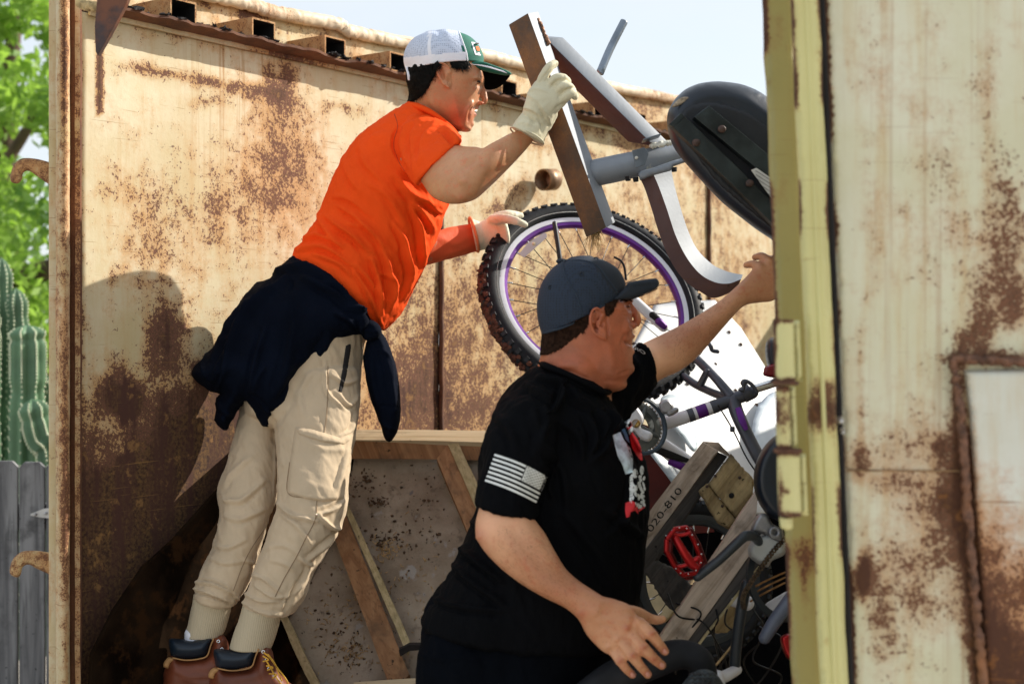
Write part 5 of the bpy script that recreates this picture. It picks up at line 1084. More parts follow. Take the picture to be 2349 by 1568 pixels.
obj('teeth', tuv([(1085, 254, hy-.012, 2.5), (1090, 255, hy-.004, 3.2), (1093, 253, hy+.004, 2.5)], 8), M('tooth_white', (.85, .82, .75), .3, .03), MO)
m_lip_ = M('lip', (.42, .12, .09), .45, .1); obj('lip', tuv([(1082, 250, hy-.016, 1.6), (1091, 247, hy-.006, 3), (1097, 246, hy+.004, 2.6)], 8), m_lip_, MO, label='upper lip'); obj('lip', tuv([(1080, 256, hy-.018, 1.3), (1087, 262, hy-.008, 2.6), (1091, 263, hy+.004, 2.4)], 8), m_lip_, MO, label='lower lip')
# cap
VF = loft([(933, 167, 1109, 146, hy, .088), (926, 142, 1109, 128, hy, .089), (929, 117, 1099, 106, hy, .082), (945, 93, 1082, 88, hy, .068), (972, 78, 1058, 77, hy, .045)], 44, 72, ('lip', 'round'), capk=.12)
VF = folds(VF, [([(1000, 70), (1012, 80), (1010, 95)], 5, -.004), ([(1022, 68), (1030, 90)], 7, .003)])
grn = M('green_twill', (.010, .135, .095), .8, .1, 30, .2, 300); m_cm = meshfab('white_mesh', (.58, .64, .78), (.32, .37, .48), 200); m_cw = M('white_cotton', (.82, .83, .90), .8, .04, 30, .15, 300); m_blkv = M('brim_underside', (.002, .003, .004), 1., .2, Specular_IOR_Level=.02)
def frontline(Q): return Q[:, 0] > 1052+(Q[:, 1]-72)*.27
g, r_ = split(VF, lambda c: frontline(np.column_stack(UV(c))) )
CP = obj('cap_front', g, grn, MO, label='green front panel'); 
bandl = lambda Q: Q[:, 1] > 131-(Q[:, 0]-940)*.10
b_, r2 = split(r_, lambda c: bandl(np.column_stack(UV(c)))); obj('cap_band', b_, m_cw, CP)
t_, r3 = split(r2, lambda c: np.abs(UV(c)[0]-(986-(UV(c)[1]-80)*.02)) < 4.5); obj('seam_tape', t_, m_cw, CP); obj('cap_mesh', r3, m_cm, CP)
ct = bvh([CP]); all_cap = bvh([o for o in COL.objects if o.parent == CP]+[CP])
seam('seam_tape', [(1053, 73), (1062, 98), (1070, 122), (1073, 145)], all_cap, .0022, m_cw, CP, hy-.06, off=.0)
seam('stitching', [(1073, 143), (1092, 142), (1109, 144)], all_cap, .0008, m_cw, CP, hy-.06, off=.001)
decal('patch_outline', [[(1081, 96), (1098, 99), (1099, 102), (1085, 99.5), (1093, 123), (1103, 125), (1103, 128), (1090, 126)]], all_cap, m_cw, CP, hy-.05, .0015, 3); decal('patch_emblem', [[(1091, 107), (1097, 106), (1101, 112), (1100, 118), (1094, 116)]], all_cap, M('orange_thread', (.8, .16, .02), .8), CP, hy-.05, .0018, 3)
decal('patch_emblem', [[(1095, 121), (1101, 121), (1101, 124), (1096, 124)]], all_cap, m_cw, CP, hy-.05, .0018, 3)
BR = obj('cap_brim', inflate([(1058, 146), (1085, 142), (1109, 142), (1128, 148), (1150, 156), (1172, 167), (1169, 173), (1150, 172), (1120, 166), (1090, 158), (1066, 150)], lambda u, v: hy-.055+(u-1060)*.0002+(v-145)*.001, .005, 4, 3), grn, MO)
obj('brim_underside', inflate([(1066, 150), (1090, 157), (1120, 165), (1150, 171), (1169, 173), (1165, 181), (1150, 197), (1134, 205), (1116, 206), (1106, 200), (1096, 180), (1080, 166)], lambda u, v: hy-.050+(v-150)*.0026, .003, 4, 3), m_blkv, BR)
for k in range(5): obj('brim_stitching', tuv([(1075+k*4, 147+k*.4, hy-.062+k*.001, .5), (1115+k*3, 151+k*1.5, hy-.055, .5), (1155+k*2, 163+k*1.2, hy-.047, .5)], 5, 16), m_cw, BR)
obj('cap_strap', tuv([(932, 150, hy-.02, 3), (937, 170, hy-.04, 3.5), (938, 182, hy-.04, 3)], 8, 12), m_cw, CP)
# shirt
sh = [loft([(934, 238, 1004, 262, 3.69, .068), (896, 262, 1050, 316, 3.70, .10), (826, 313, 1050, 385, 3.70, .135), (783, 372, 1040, 438, 3.70, .150), (757, 432, 1022, 482, 3.69, .150), (738, 478, 1010, 522, 3.69, .145), (718, 518, 988, 575, 3.68, .140), (694, 556, 966, 625, 3.67, .135), (674, 588, 942, 672, 3.66, .130), (706, 628, 916, 722, 3.65, .120), (780, 690, 882, 756, 3.64, .075)], 90, 90, ('flat', 'round'), capk=.2),
      loft([(960, 262, 905, 350, 3.64, .08), (1010, 278, 918, 380, 3.57, .078), (1040, 298, 936, 402, 3.50, .074), (1058, 324, 955, 424, 3.45, .068)], 34, 64, ('round', 'flat'))]
VF = remesh(sh, .0036, 4)
T = lambda a, b: (630.8+.3476*a, 229.4+.3476*b)
raw = [([(400, 640), (500, 660), (620, 760)], 8, .006), ([(420, 700), (560, 800), (700, 960)], 8, .008), ([(340, 770), (480, 880), (640, 1010)], 8, .008), ([(280, 740), (330, 850), (430, 960)], 8, .008), ([(190, 915), (300, 900), (440, 970)], 7, .009), ([(150, 990), (330, 980), (520, 1100)], 7, .009),
       ([(380, 830), (520, 900), (650, 1080)], 9, .007), ([(480, 820), (620, 860), (800, 1050)], 9, .006), ([(900, 700), (950, 850), (975, 1100)], 8, .013), ([(790, 820), (850, 940), (880, 1120)], 8, .012), ([(690, 950), (740, 1080), (770, 1300)], 9, .013), ([(640, 1060), (680, 1200), (700, 1400)], 7, .011),
       ([(540, 1090), (640, 1210), (690, 1300)], 7, .009), ([(560, 300), (600, 420), (720, 560)], 10, .005), ([(450, 400), (500, 520), (560, 600)], 10, .005), ([(640, 560), (760, 660), (860, 860)], 10, .006), ([(800, 500), (900, 620), (1080, 700)], 10, .009), ([(1000, 680), (1080, 740), (1110, 700)], 7, .009), ([(850, 590), (980, 760), (1040, 860)], 9, .010),
       ([(520, 1120), (640, 1330), (700, 1480)], 6, .008), ([(820, 175), (785, 240), (785, 330), (850, 440)], 5, -.006), ([(870, 180), (840, 300), (900, 460)], 10, .007), ([(960, 150), (910, 260), (930, 480)], 9, .006), ([(1050, 170), (980, 270), (960, 400)], 8, .007), ([(1130, 190), (1170, 240), (1210, 300)], 7, .008), ([(1080, 200), (1130, 250), (1160, 290)], 5, -.006),
       ([(1000, 120), (930, 150), (830, 190)], 8, .006), ([(260, 1020), (420, 1080), (500, 1160)], 6, .007), ([(700, 1150), (780, 1200), (760, 1380)], 8, .010), ([(850, 1000), (890, 1150), (850, 1300)], 8, .009)]
VF = folds(VF, sharp([([T(*q) for q in p_], w2*.92, a_*1.35) for p_, w2, a_ in raw], .7), [(.0022, 15, (.6, 0, -.8), 3), (.0016, 34, (.5, 0, -.8), 3)])
SH = obj('t_shirt', VF, m_or, MO); tS = bvh([SH])
obj('collar', tuv([(936, 243, 3.68, 6), (948, 241, 3.63, 6.5), (978, 252, 3.60, 6.5), (1010, 273, 3.592, 6.5), (1036, 296, 3.60, 6.5), (1050, 312, 3.64, 6), (1054, 314, 3.69, 5)], 12, 60), m_or, SH)
seam('seam_line', [(905, 262), (912, 290), (903, 330), (912, 365), (928, 392)], tS, .0012, M('orange_shadow_thread', (.5, .05, .006), .9), SH, 3.6, off=-.0004)
pass
obj('bounce_forearm', folds(loft([(940, 500, 930, 604, 3.735, .052), (983, 531, 968, 609, 3.80, .045), (1035, 521, 1030, 594, 3.86, .041), (1089, 512, 1092, 577, 3.92, .036)], 34, 40, ('round', 'lip')), [([(1000, 540), (1040, 560), (1080, 540)], 6, .003), ([(1010, 590), (1050, 575), (1085, 560)], 5, .003)], [(.001, 30, (1, 0, 0), 2)]), cloth('bounce_orange', (.72, .13, .05), .1, 900, .15, .6), MO)  # added orange layer over the far forearm, imitating bounce light from the shirt
# gloves
gl = [loft([(1173, 292, 1245, 332, 3.385, .042), (1184, 276, 1253, 312, 3.385, .036), (1199, 256, 1262, 290, 3.38, .028), (1203, 240, 1274, 264, 3.37, .028), (1212, 210, 1292, 242, 3.37, .026), (1226, 188, 1300, 222, 3.375, .022)], 40, 36, ('flat', 'round')),
      tuv([(1236, 205, 3.375, 13), (1246, 178, 3.37, 11.5), (1259, 156, 3.37, 10.5), (1272, 146, 3.385, 9)], 14, 24), tuv([(1258, 202, 3.37, 12), (1274, 182, 3.36, 11.5), (1292, 180, 3.365, 10.5), (1303, 187, 3.385, 8)], 14, 24),
      tuv([(1272, 216, 3.37, 12), (1290, 200, 3.355, 11.5), (1305, 199, 3.36, 10.5), (1314, 207, 3.385, 8)], 14, 24), tuv([(1283, 236, 3.37, 13), (1298, 221, 3.36, 12), (1312, 214, 3.365, 11), (1319, 222, 3.385, 8)], 14, 24), tuv([(1232, 250, 3.41, 14), (1222, 222, 3.45, 12), (1235, 200, 3.49, 10)], 12, 14),
      tuv([(1266, 262, 3.385, 14), (1252, 288, 3.385, 14)], 12, 10)]
VF = remesh(gl, .0024, 3)
G = lambda a, b: (1175.7+.1463*a, 114.7+.1463*b)
fr_ = [([(160, 900), (300, 930), (450, 1040)], 3, .004), ([(240, 690), (330, 760), (380, 790)], 3, .003), ([(270, 630), (400, 610), (560, 660)], 3, .003), ([(380, 850), (440, 960), (560, 1180)], 3.2, -.004), ([(430, 850), (500, 960), (590, 1150)], 3.5, .003), ([(200, 1040), (260, 1100), (250, 1180)], 2.6, .003), ([(260, 1060), (330, 1110), (320, 1200)], 2.6, -.003), ([(340, 1070), (400, 1150), (400, 1230)], 2.6, .0035), ([(400, 1090), (460, 1200), (450, 1290)], 2.6, -.003),
       ([(20, 1220), (200, 1330), (420, 1440)], 2.4, .002), ([(140, 980), (240, 1060), (480, 1190)], 3, -.003), ([(420, 520), (560, 350), (690, 230)], 2.2, -.003), ([(590, 600), (690, 490), (860, 470)], 2.2, -.003), ([(720, 740), (840, 630), (970, 590)], 2.2, -.0032), ([(640, 1010), (700, 900), (830, 830)], 3, -.003), ([(60, 1180), (150, 1130), (330, 1190)], 3, .002)]
VF = folds(VF, [([G(*q) for q in p_], w2*1.3, a_) for p_, w2, a_ in fr_], [(.0007, 50, (1, 0, 1), 2)])
g0 = obj('glove', VF, m_glove, MO, label='cream leather glove gripping the square leg')
gc = (P(1173, 292, 3.385)+P(1245, 332, 3.385))/2; ga = (P(1245, 332, 3.385)-P(1173, 292, 3.385))/2; gb = np.array([.012, -.042, 0.])
obj('cuff_edge', tube([gc+ga*math.cos(t)+gb*math.sin(t) for t in np.linspace(0, 2*math.pi, 25)], .0022, 8, 60), m_glove, g0)
gl = [loft([(1078, 500, 1094, 576, 3.90, .040), (1100, 508, 1112, 572, 3.91, .034), (1124, 498, 1134, 566, 3.90, .030), (1150, 492, 1166, 560, 3.86, .026)], 24, 32, ('flat', 'round')), tuv([(1130, 505, 3.88, 13), (1156, 502, 3.80, 11), (1184, 507, 3.77, 9.5), (1204, 515, 3.775, 7)], 12, 24), tuv([(1140, 500, 3.90, 13), (1165, 494, 3.90, 12), (1192, 496, 3.92, 10)], 12, 16),
      tuv([(1150, 545, 3.90, 13), (1185, 556, 3.94, 11), (1215, 545, 3.945, 10)], 12, 16), tuv([(1150, 530, 3.90, 13), (1190, 540, 3.945, 11), (1230, 528, 3.945, 9)], 12, 16)]
VF = folds(remesh(gl, .0026, 4), [([(1120, 508), (1140, 530), (1138, 560)], 4, -.004), ([(1135, 505), (1150, 515), (1160, 512)], 3, -.004), ([(1092, 505), (1104, 540), (1104, 570)], 4, .003)], [(.0008, 45, (1, 0, 1), 2)])
obj('glove', VF, m_glv2, MO, label='worn tan glove resting on the tyre')
gc = P(1087, 538, 3.90); ga = (P(1096, 577, 3.90)-P(1076, 499, 3.90))/2; gb = P(1092, 536, 3.858)-gc
obj('glove_cuff', tube([gc+ga*math.cos(t)+gb*math.sin(t) for t in np.linspace(0, 2*math.pi, 25)], .0038, 8, 60), M('orange_binding', (.70, .25, .10), .7), MO)
# trousers
tr_ = [loft([(648, 700, 850, 745, 3.65, .12), (600, 780, 834, 790, 3.63, .125), (575, 850, 826, 850, 3.62, .125), (560, 920, 822, 920, 3.61, .12)], 24, 56),
       loft([(650, 860, 824, 850, 3.59, .10), (634, 950, 822, 930, 3.57, .10), (632, 1040, 812, 1010, 3.56, .098), (634, 1110, 800, 1100, 3.55, .095), (636, 1165, 790, 1180, 3.54, .09), (614, 1230, 762, 1242, 3.53, .088), (592, 1290, 724, 1305, 3.52, .082), (572, 1345, 704, 1358, 3.51, .075), (560, 1388, 672, 1404, 3.50, .062)], 70, 56, ('round', 'round'), capk=.25),
       loft([(565, 870, 690, 880, 3.66, .10), (548, 970, 648, 980, 3.66, .095), (524, 1060, 640, 1070, 3.65, .09), (503, 1122, 636, 1140, 3.64, .09), (507, 1185, 612, 1195, 3.62, .085), (490, 1252, 598, 1250, 3.60, .08), (466, 1305, 580, 1310, 3.58, .075), (450, 1345, 560, 1352, 3.56, .068), (448, 1368, 540, 1384, 3.55, .055)], 60, 56, ('round', 'round'), capk=.25)]
VF = lean(remesh(tr_, .0038, 4))
L = lambda a, b: (344.1+.3417*a, 1032.3+.3417*b)
raw = [([(870, 360), (960, 440), (1120, 480)], 6, .010), ([(1130, 440), (1220, 520), (1290, 520)], 6, .010), ([(900, 440), (1000, 520), (1080, 640)], 8, .006), ([(1250, 560), (1150, 650), (1060, 730)], 7, .009), ([(1000, 720), (1050, 760), (1090, 760)], 5, .008), ([(1290, 340), (1220, 400), (1130, 430)], 6, .008), ([(690, 840), (780, 870), (880, 960)], 6, .007), ([(640, 960), (740, 1010), (860, 1010)], 5, .009), ([(630, 1020), (740, 1080), (880, 1100)], 5, .009), ([(700, 900), (820, 980), (930, 980)], 5, .007), ([(1060, 780), (1020, 880), (960, 960)], 6, .007), ([(980, 880), (940, 980), (900, 1060)], 6, -.006),
       ([(780, 660), (900, 640), (1000, 700)], 8, .004), ([(820, 740), (900, 760), (960, 800)], 7, .004), ([(520, 350), (620, 340), (760, 210)], 8, .008), ([(500, 440), (600, 470), (760, 400)], 8, .006), ([(480, 290), (520, 350), (560, 340)], 5, .007), ([(500, 220), (600, 120), (700, 30)], 9, .005), ([(440, 640), (520, 660), (640, 600)], 7, .005), ([(400, 720), (500, 760), (640, 740)], 7, .004), ([(310, 890), (420, 900), (560, 960)], 4.5, .008), ([(300, 930), (400, 960), (540, 1020)], 4.5, .009), ([(350, 860), (450, 880), (560, 940)], 4, .006), ([(640, 740), (700, 760), (720, 700)], 5, .007), ([(300, 960), (440, 990), (540, 1030)], 3.5, -.008), ([(560, 960), (590, 1000), (600, 1035)], 4, .006)]
raw2 = [([L(*q) for q in p_], w2, a_) for p_, w2, a_ in raw]+[([(760, 860), (790, 880), (820, 870)], 6, .007), ([(770, 900), (800, 930), (822, 910)], 6, .006), ([(745, 830), (750, 900), (790, 940)], 5, .006), ([(633, 985), (632, 1060), (634, 1140)], 4.5, -.012), ([(700, 960), (690, 900), (720, 850)], 10, .004), ([(800, 1010), (790, 1060), (770, 1120)], 7, .007), ([(815, 950), (805, 985), (780, 1000)], 6, .006)]
VF = folds(VF, sharp([(p_, w2*.85, a_*1.3) for p_, w2, a_ in raw2], .6), [(.0030, 13, (.6, 0, -1), 2.6), (.0014, 34, (.5, 0, -1), 2)])
TR = obj('trousers', VF, m_khaki, MO); tT = bvh([TR])
pk = patch('cargo_pocket', [(676, 978), (706, 984), (780, 1004), (812, 994), (800, 1080), (790, 1144), (742, 1151), (700, 1144), (657, 1131), (664, 1060)], tT, .008, 6, m_khaki, TR, 3.47, 4, [([(690, 1000), (740, 1030), (800, 1032)], 6, .004), ([(790, 1020), (785, 1080), (770, 1140)], 8, .004)])
patch('pocket_flap', [(676, 976), (710, 981), (780, 1002), (812, 990), (808, 1008), (790, 1020), (740, 1014), (684, 996)], bvh([TR, pk]), .005, 4, m_khaki, TR, 3.46, 3)
patch('black_zip', [(792, 792), (806, 786), (806, 800), (796, 860), (784, 902), (775, 898), (784, 850)], tT, .004, 3, m_black, TR, 3.5, 3)
m_thr = M('khaki_thread', (.30, .21, .13), .9, .1)
for p_ in ([(752, 840), (752, 900), (748, 960), (744, 990)], [L(1120, 340), L(1110, 460), L(1040, 600), L(980, 720), L(900, 860), L(840, 980)], [L(760, 540), L(680, 660), L(620, 780), L(560, 940)], [(683, 994), (740, 1018), (790, 1024)], [(664, 1060), (660, 1128), (700, 1141), (742, 1148)]): seam('stitch_line', p_, tT, .0011, m_thr, TR, 3.5, 90, off=.001)
for st in ([(558, 1386, 648, 1408, 3.50, .058), (548, 1420, 640, 1432, 3.50, .055), (536, 1455, 630, 1462, 3.50, .053), (528, 1482, 622, 1484, 3.50, .052)], [(446, 1362, 530, 1384, 3.56, .050), (440, 1395, 526, 1408, 3.56, .046), (432, 1430, 518, 1438, 3.56, .042), (424, 1458, 510, 1458, 3.56, .040)]):
    obj('knit_cuff', lean(folds(loft(st, 30, 48, ('round', 'lip'), capk=.1), [], [(.0012, 18, (.3, 0, -1), 2)])), m_knit, TR)
obj('sock', lean(loft([(424, 1450, 490, 1455, 3.56, .036), (423, 1475, 488, 1478, 3.56, .036)], 6, 30)), m_cw, MO)
# boots
m_leather = M('russet_leather', (.15, .035, .012), .5, .3, 10, .4, 160, .001, col2=(.075, .02, .010), s2=9, f2=.6); m_pad = M('navy_padding', (.004, .013, .026), .5, .2, 14, .3, 200); m_sole = M('boot_sole', (.05, .035, .025), .8); m_lace = M('yellow_lace', (.62, .33, .03), .7, .3, 60, .4, 300); m_tab = M('tan_tab', (.42, .22, .08), .7)
for (dx, dy, Yb, sc_, lab) in ((0, 0, 3.375, 1, 'nearer boot with the yellow lace'), (-103, -24, 3.43, 1, 'farther boot')):
    q = lambda pl: [(a+dx, b+dy) for a, b in pl]
    BT = obj('boot', folds(inflate(q([(497, 1524), (520, 1534), (550, 1532), (576, 1526), (584, 1505), (590, 1486), (600, 1481), (614, 1479), (624, 1492), (630, 1520), (645, 1548), (680, 1576), (716, 1600), (722, 1622-dy), (600, 1625-dy), (484, 1625-dy), (478, 1590), (482, 1555)]), lambda u, v: Yb, .052, 30, 5), [(q([(500, 1560), (540, 1575), (600, 1572)]), 6, .004), (q([(610, 1500), (600, 1540), (620, 1580)]), 6, .004), (q([(520, 1580), (560, 1590), (620, 1590)]), 5, .003)], [(.001, 30, (1, 0, 0), 2)]), m_leather, MO, label=lab)
    obj('padded_collar', folds(inflate(q([(490, 1494), (497, 1487), (540, 1490), (582, 1485), (590, 1488), (585, 1505), (577, 1526), (550, 1534), (520, 1535), (498, 1530), (492, 1512)]), lambda u, v: Yb-.012, .050, 22, 4), [(q([(500, 1510), (540, 1512), (580, 1506)]), 5, .003)]), m_pad, BT)
    obj('collar_piping', tuv([(a, b, Yb-.047, 1.8) for a, b in q([(500, 1532), (530, 1537), (560, 1534), (578, 1527), (586, 1505), (593, 1488)])], 6, 30), m_tab, BT)
    obj('sole', box(P(600+dx, 1631, Yb)+[0, 0, .002], (.25, .10, .026)), m_sole, BT, smooth=False)
    tb_ = q([(478, 1552), (480, 1540), (490, 1530), (502, 1532), (504, 1538), (494, 1546), (490, 1556)]); obj('pull_tab', inflate(tb_, lambda u, v: Yb-.03, .010, 5, 3), m_tab, BT)
    for a, b in q([(604, 1494), (612, 1512), (618, 1532), (630, 1550)]): obj('eyelet', ringsec(P(a, b, Yb-.05), (.3, -1, .1), [(.0045, .001), (.002, .001), (.002, -.001), (.0045, -.001)], 14), m_chr, BT)
    if dx == 0:
        for p_ in ([(606, 1496), (620, 1508), (634, 1528), (650, 1548), (660, 1566), (650, 1572), (636, 1556), (624, 1536), (612, 1516)], [(604, 1504), (616, 1512), (604, 1516)], [(612, 1526), (626, 1530), (614, 1536)], [(618, 1544), (634, 1546), (626, 1554)], [(615, 1500), (630, 1520), (640, 1545), (646, 1560)]): obj('lace', tuv([(a, b, Yb-.056, 1.8) for a, b in p_], 6, len(p_)*6), m_lace, BT)
# jacket tied round the waist
J = lambda a, b: (344.1+.3291*a, 573.5+.3291*b)
jp = [(670, 586), (695, 580), (730, 580), (765, 590), (795, 613), (820, 645), (842, 690), (860, 735), (872, 762), (858, 776), (840, 772), (824, 772), (800, 782), (768, 806), (735, 845), (700, 890), (665, 935), (628, 982), (600, 982), (582, 960), (570, 938), (560, 925), (546, 938), (530, 962), (516, 987), (500, 972), (494, 962), (500, 940), (496, 925), (506, 903), (500, 898), (484, 894), (470, 884), (458, 876), (446, 866), (441, 858), (446, 846), (462, 828), (480, 808), (494, 790), (500, 776), (512, 752), (530, 724), (548, 692), (562, 674), (588, 652), (618, 638), (640, 612)]
VF = inflate(jp, lambda u, v: 3.655-(v-700)*.00022, .165, 85, 4, False, ff=1., bf=.75)
raw = [([(950, 190), (700, 450), (560, 620)], 10, .014), ([(820, 300), (640, 560), (450, 880)], 9, .012), ([(860, 160), (1100, 130), (1350, 300)], 8, .010), ([(1080, 200), (1300, 320), (1480, 500)], 10, .010), ([(800, 560), (740, 760), (700, 980)], 10, .012), ([(1300, 440), (1400, 490), (1480, 560)], 6, .009), ([(1380, 410), (1440, 440), (1500, 460)], 5, .008), ([(740, 990), (760, 900), (800, 820)], 7, .008), ([(680, 360), (560, 520), (440, 760)], 9, .010), ([(600, 640), (540, 800), (470, 960)], 8, .010),
       ([(1250, 600), (1100, 850), (900, 1080)], 14, .008), ([(1000, 540), (950, 800), (870, 1000)], 14, .008), ([(400, 740), (370, 820), (420, 900)], 6, .008), ([(690, 980), (780, 1050), (870, 1160)], 4, -.005), ([(960, 190), (985, 230), (975, 280)], 4, -.005), ([(1200, 220), (1330, 300), (1500, 520)], 6, .007), ([(1450, 480), (1480, 540), (1520, 600)], 5, .009), ([(480, 1040), (520, 1120), (560, 1160)], 6, .006)]
VF = folds(VF, sharp([([J(*q) for q in p_], w2*.85, a_*1.7) for p_, w2, a_ in raw], .6), [(.0045, 11, (.6, 0, -.8), 2.8), (.0008, 60, (.6, 0, -.8), 1)])
JK = obj('jacket', VF, m_navy, MO, label='navy sweatshirt tied round the waist')
sp_ = [(846, 772), (858, 762), (874, 762), (888, 784), (902, 820), (912, 862), (918, 925), (917, 962), (909, 992), (896, 1011), (884, 1006), (874, 975), (862, 945), (850, 915), (840, 868), (834, 818)]
VF = folds(inflate(sp_, lambda u, v: 3.60, .048, 26, 4), sharp([([(870, 780), (890, 850), (905, 940)], 6, .012), ([(850, 800), (858, 870), (868, 930)], 5, .010), ([(862, 800), (890, 820), (900, 870)], 4, .008), ([(870, 960), (890, 980), (905, 985)], 4, .007), ([(860, 935), (885, 930), (916, 938)], 3, -.004)]), [(.0015, 20, (.2, 0, -1), 2)])
obj('jacket_sleeve', VF, m_navy, JK); obj('jacket_knot', folds(inflate([(826, 742), (850, 732), (872, 748), (874, 768), (856, 782), (834, 776)], lambda u, v: 3.56, .035, 14, 3), [([(832, 752), (850, 760), (868, 758)], 4, .005)]), m_navy, JK)

# ------------------------------------------------------------------ MAN IN BLACK
MB = thing('person', (-.05, 2.88, 0), 'man in black T-shirt with flag on the sleeve and slate blue cap, reaching right', 'person', 'men unloading the container')
hy = 2.86; B = lambda a, b: (1204.3+.2194*a, 573.5+.2194*b)
head = [loft([(1290, 640, 1390, 650, hy, .052), (1262, 668, 1418, 676, hy, .070), (1247, 706, 1446, 702, hy, .082), (1244, 735, 1449, 728, hy, .084), (1246, 765, 1451, 765, hy, .080), (1250, 795, 1450, 800, hy, .076), (1262, 820, 1451, 830, hy, .070), (1290, 850, 1449, 852, hy, .062), (1330, 872, 1436, 872, hy, .050)], 50, 56, p=.92),
        loft([(1247, 730, 1400, 750, hy, .065), (1243, 780, 1400, 800, hy, .072), (1240, 815, 1402, 850, hy, .076), (1228, 845, 1402, 895, hy+.01, .085), (1195, 880, 1405, 930, hy+.03, .12)], 30, 44),
        tuv([(1446, 698, hy+.014, 5), (1457, 716, hy+.014, 8), (1463, 732, hy+.012, 9.5), (1461, 742, hy+.012, 8.5)], 12, 18), bluv(1453, 747, hy, 9, 7, .014), bluv(1451, 771, hy+.006, 7, 5, .018), bluv(1449, 806, hy+.006, 7, 7, .018), bluv(1442, 845, hy+.004, 14, 14, .024), bluv(1445, 690, hy, 8, 6, .03), bluv(1428, 750, hy-.045, 20, 22, .014), bluv(1400, 850, hy-.03, 36, 26, .03)]
ear = [inflate([(1356, 716), (1364, 706), (1376, 710), (1388, 726), (1382, 740), (1386, 752), (1393, 766), (1389, 780), (1376, 774), (1362, 762), (1355, 742)], lambda u, v: hy-.082, .006, 5, 3),
       tuv([(1388, 777, hy-.086, 4.5), (1374, 771, hy-.092, 4.5), (1360, 757, hy-.094, 4.2), (1355, 738, hy-.096, 4.2), (1357, 718, hy-.096, 4.5), (1366, 708, hy-.095, 4.8), (1378, 712, hy-.091, 4.2), (1386, 726, hy-.086, 3.6)], 8, 40), tuv([(1376, 726, hy-.088, 4), (1368, 742, hy-.090, 4), (1374, 756, hy-.090, 4)], 8, 14)]
near = [loft([(1160, 920, 1300, 940, 2.80, .07), (1135, 1010, 1236, 1056, 2.73, .055), (1117, 1098, 1206, 1124, 2.70, .048), (1101, 1156, 1216, 1172, 2.675, .053), (1090, 1208, 1232, 1198, 2.66, .053), (1102, 1250, 1250, 1222, 2.65, .052), (1140, 1294, 1272, 1262, 2.64, .050), (1190, 1334, 1296, 1302, 2.63, .045), (1243, 1366, 1326, 1330, 2.62, .038), (1298, 1394, 1356, 1350, 2.61, .031), (1338, 1428, 1384, 1368, 2.60, .028)], 70, 48),
        loft([(1330, 1424, 1378, 1366, 2.60, .027), (1344, 1452, 1412, 1374, 2.60, .026), (1362, 1474, 1446, 1388, 2.595, .025), (1384, 1494, 1464, 1416, 2.59, .022), (1402, 1502, 1472, 1430, 2.585, .018)], 30, 36)]
H = lambda a, b: (1147+.2441*a, 1319+.2441*b)
def fing(pts, rs, Ys): return tuv([(*H(*p_), y, r*.93) for p_, r, y in zip(pts, rs, Ys)], 16, 30)
hand = [fing([(1240, 430), (1330, 470), (1425, 560), (1490, 640), (1548, 712)], [18, 17, 15.5, 13.5, 11.5], [2.59, 2.58, 2.57, 2.575, 2.58]), fing([(1140, 520), (1240, 580), (1350, 685), (1440, 775), (1520, 842)], [17, 16, 15.5, 13.5, 11.5], [2.59, 2.575, 2.56, 2.565, 2.575]),
        fing([(1060, 590), (1140, 640), (1245, 755), (1320, 850), (1388, 928)], [16, 15, 14.5, 12.5, 11], [2.59, 2.575, 2.56, 2.565, 2.575]), fing([(1000, 640), (1060, 700), (1135, 805), (1190, 880), (1245, 932)], [15, 14, 13, 11.5, 10], [2.60, 2.585, 2.57, 2.575, 2.58]),
        fing([(1150, 330), (1290, 350), (1400, 400), (1470, 418), (1528, 412)], [17, 15, 13, 12, 10], [2.62, 2.65, 2.67, 2.675, 2.68]), tuv([(1372, 1420, 2.585, 16), (1440, 1420, 2.58, 14)], 10, 6)]
far = [loft([(1390, 850, 1400, 985, 2.97, .06), (1440, 806, 1455, 930, 3.00, .058), (1478, 786, 1508, 876, 3.02, .055), (1520, 766, 1556, 852, 3.03, .052), (1562, 745, 1592, 826, 3.04, .050), (1612, 716, 1632, 782, 3.05, .044), (1656, 686, 1672, 736, 3.06, .036), (1694, 652, 1706, 702, 3.07, .030), (1716, 630, 1742, 694, 3.08, .028), (1744, 600, 1772, 690, 3.09, .026), (1790, 585, 1800, 670, 3.10, .024)], 70, 44),
       tuv([(1745, 615, 3.08, 13), (1728, 606, 3.10, 10), (1712, 608, 3.12, 8)], 12, 14), tuv([(1764, 600, 3.08, 12), (1748, 588, 3.10, 10), (1732, 590, 3.12, 8)], 12, 14), tuv([(1770, 600, 3.09, 14), (1800, 590, 3.09, 12), (1830, 600, 3.10, 10)], 12, 14), tuv([(1770, 640, 3.09, 14), (1810, 635, 3.09, 12), (1840, 640, 3.11, 10)], 12, 14)]
innr = [loft([(1215, 870, 1395, 920, 2.89, .10), (1150, 950, 1420, 1000, 2.89, .15), (1125, 1080, 1460, 1100, 2.89, .16), (1080, 1220, 1460, 1240, 2.89, .16), (1010, 1380, 1430, 1410, 2.89, .16), (975, 1500, 1390, 1530, 2.89, .15)], 40, 44), tube([(-.10, 2.85, .95), (-.12, 2.84, .5), (-.12, 2.84, .08), (-.04, 2.8, .05)], [.085, .06, .045, .04], 16, 24), tube([(.06, 2.95, .95), (.12, 3.0, .5), (.13, 3.0, .08), (.21, 2.97, .05)], [.085, .06, .045, .04], 16, 24)]
VF = remesh(head+ear+near+hand+far+innr, .0032, 3); VF = refine(VF, lambda u, v, V: ((u > 1335) & (u < 1480) & (v > 680) & (v < 900) & (V[:, 1] < hy+.03)) | ((u > 1330) & (u < 1540) & (v > 1360) & (V[:, 1] < 2.7)))
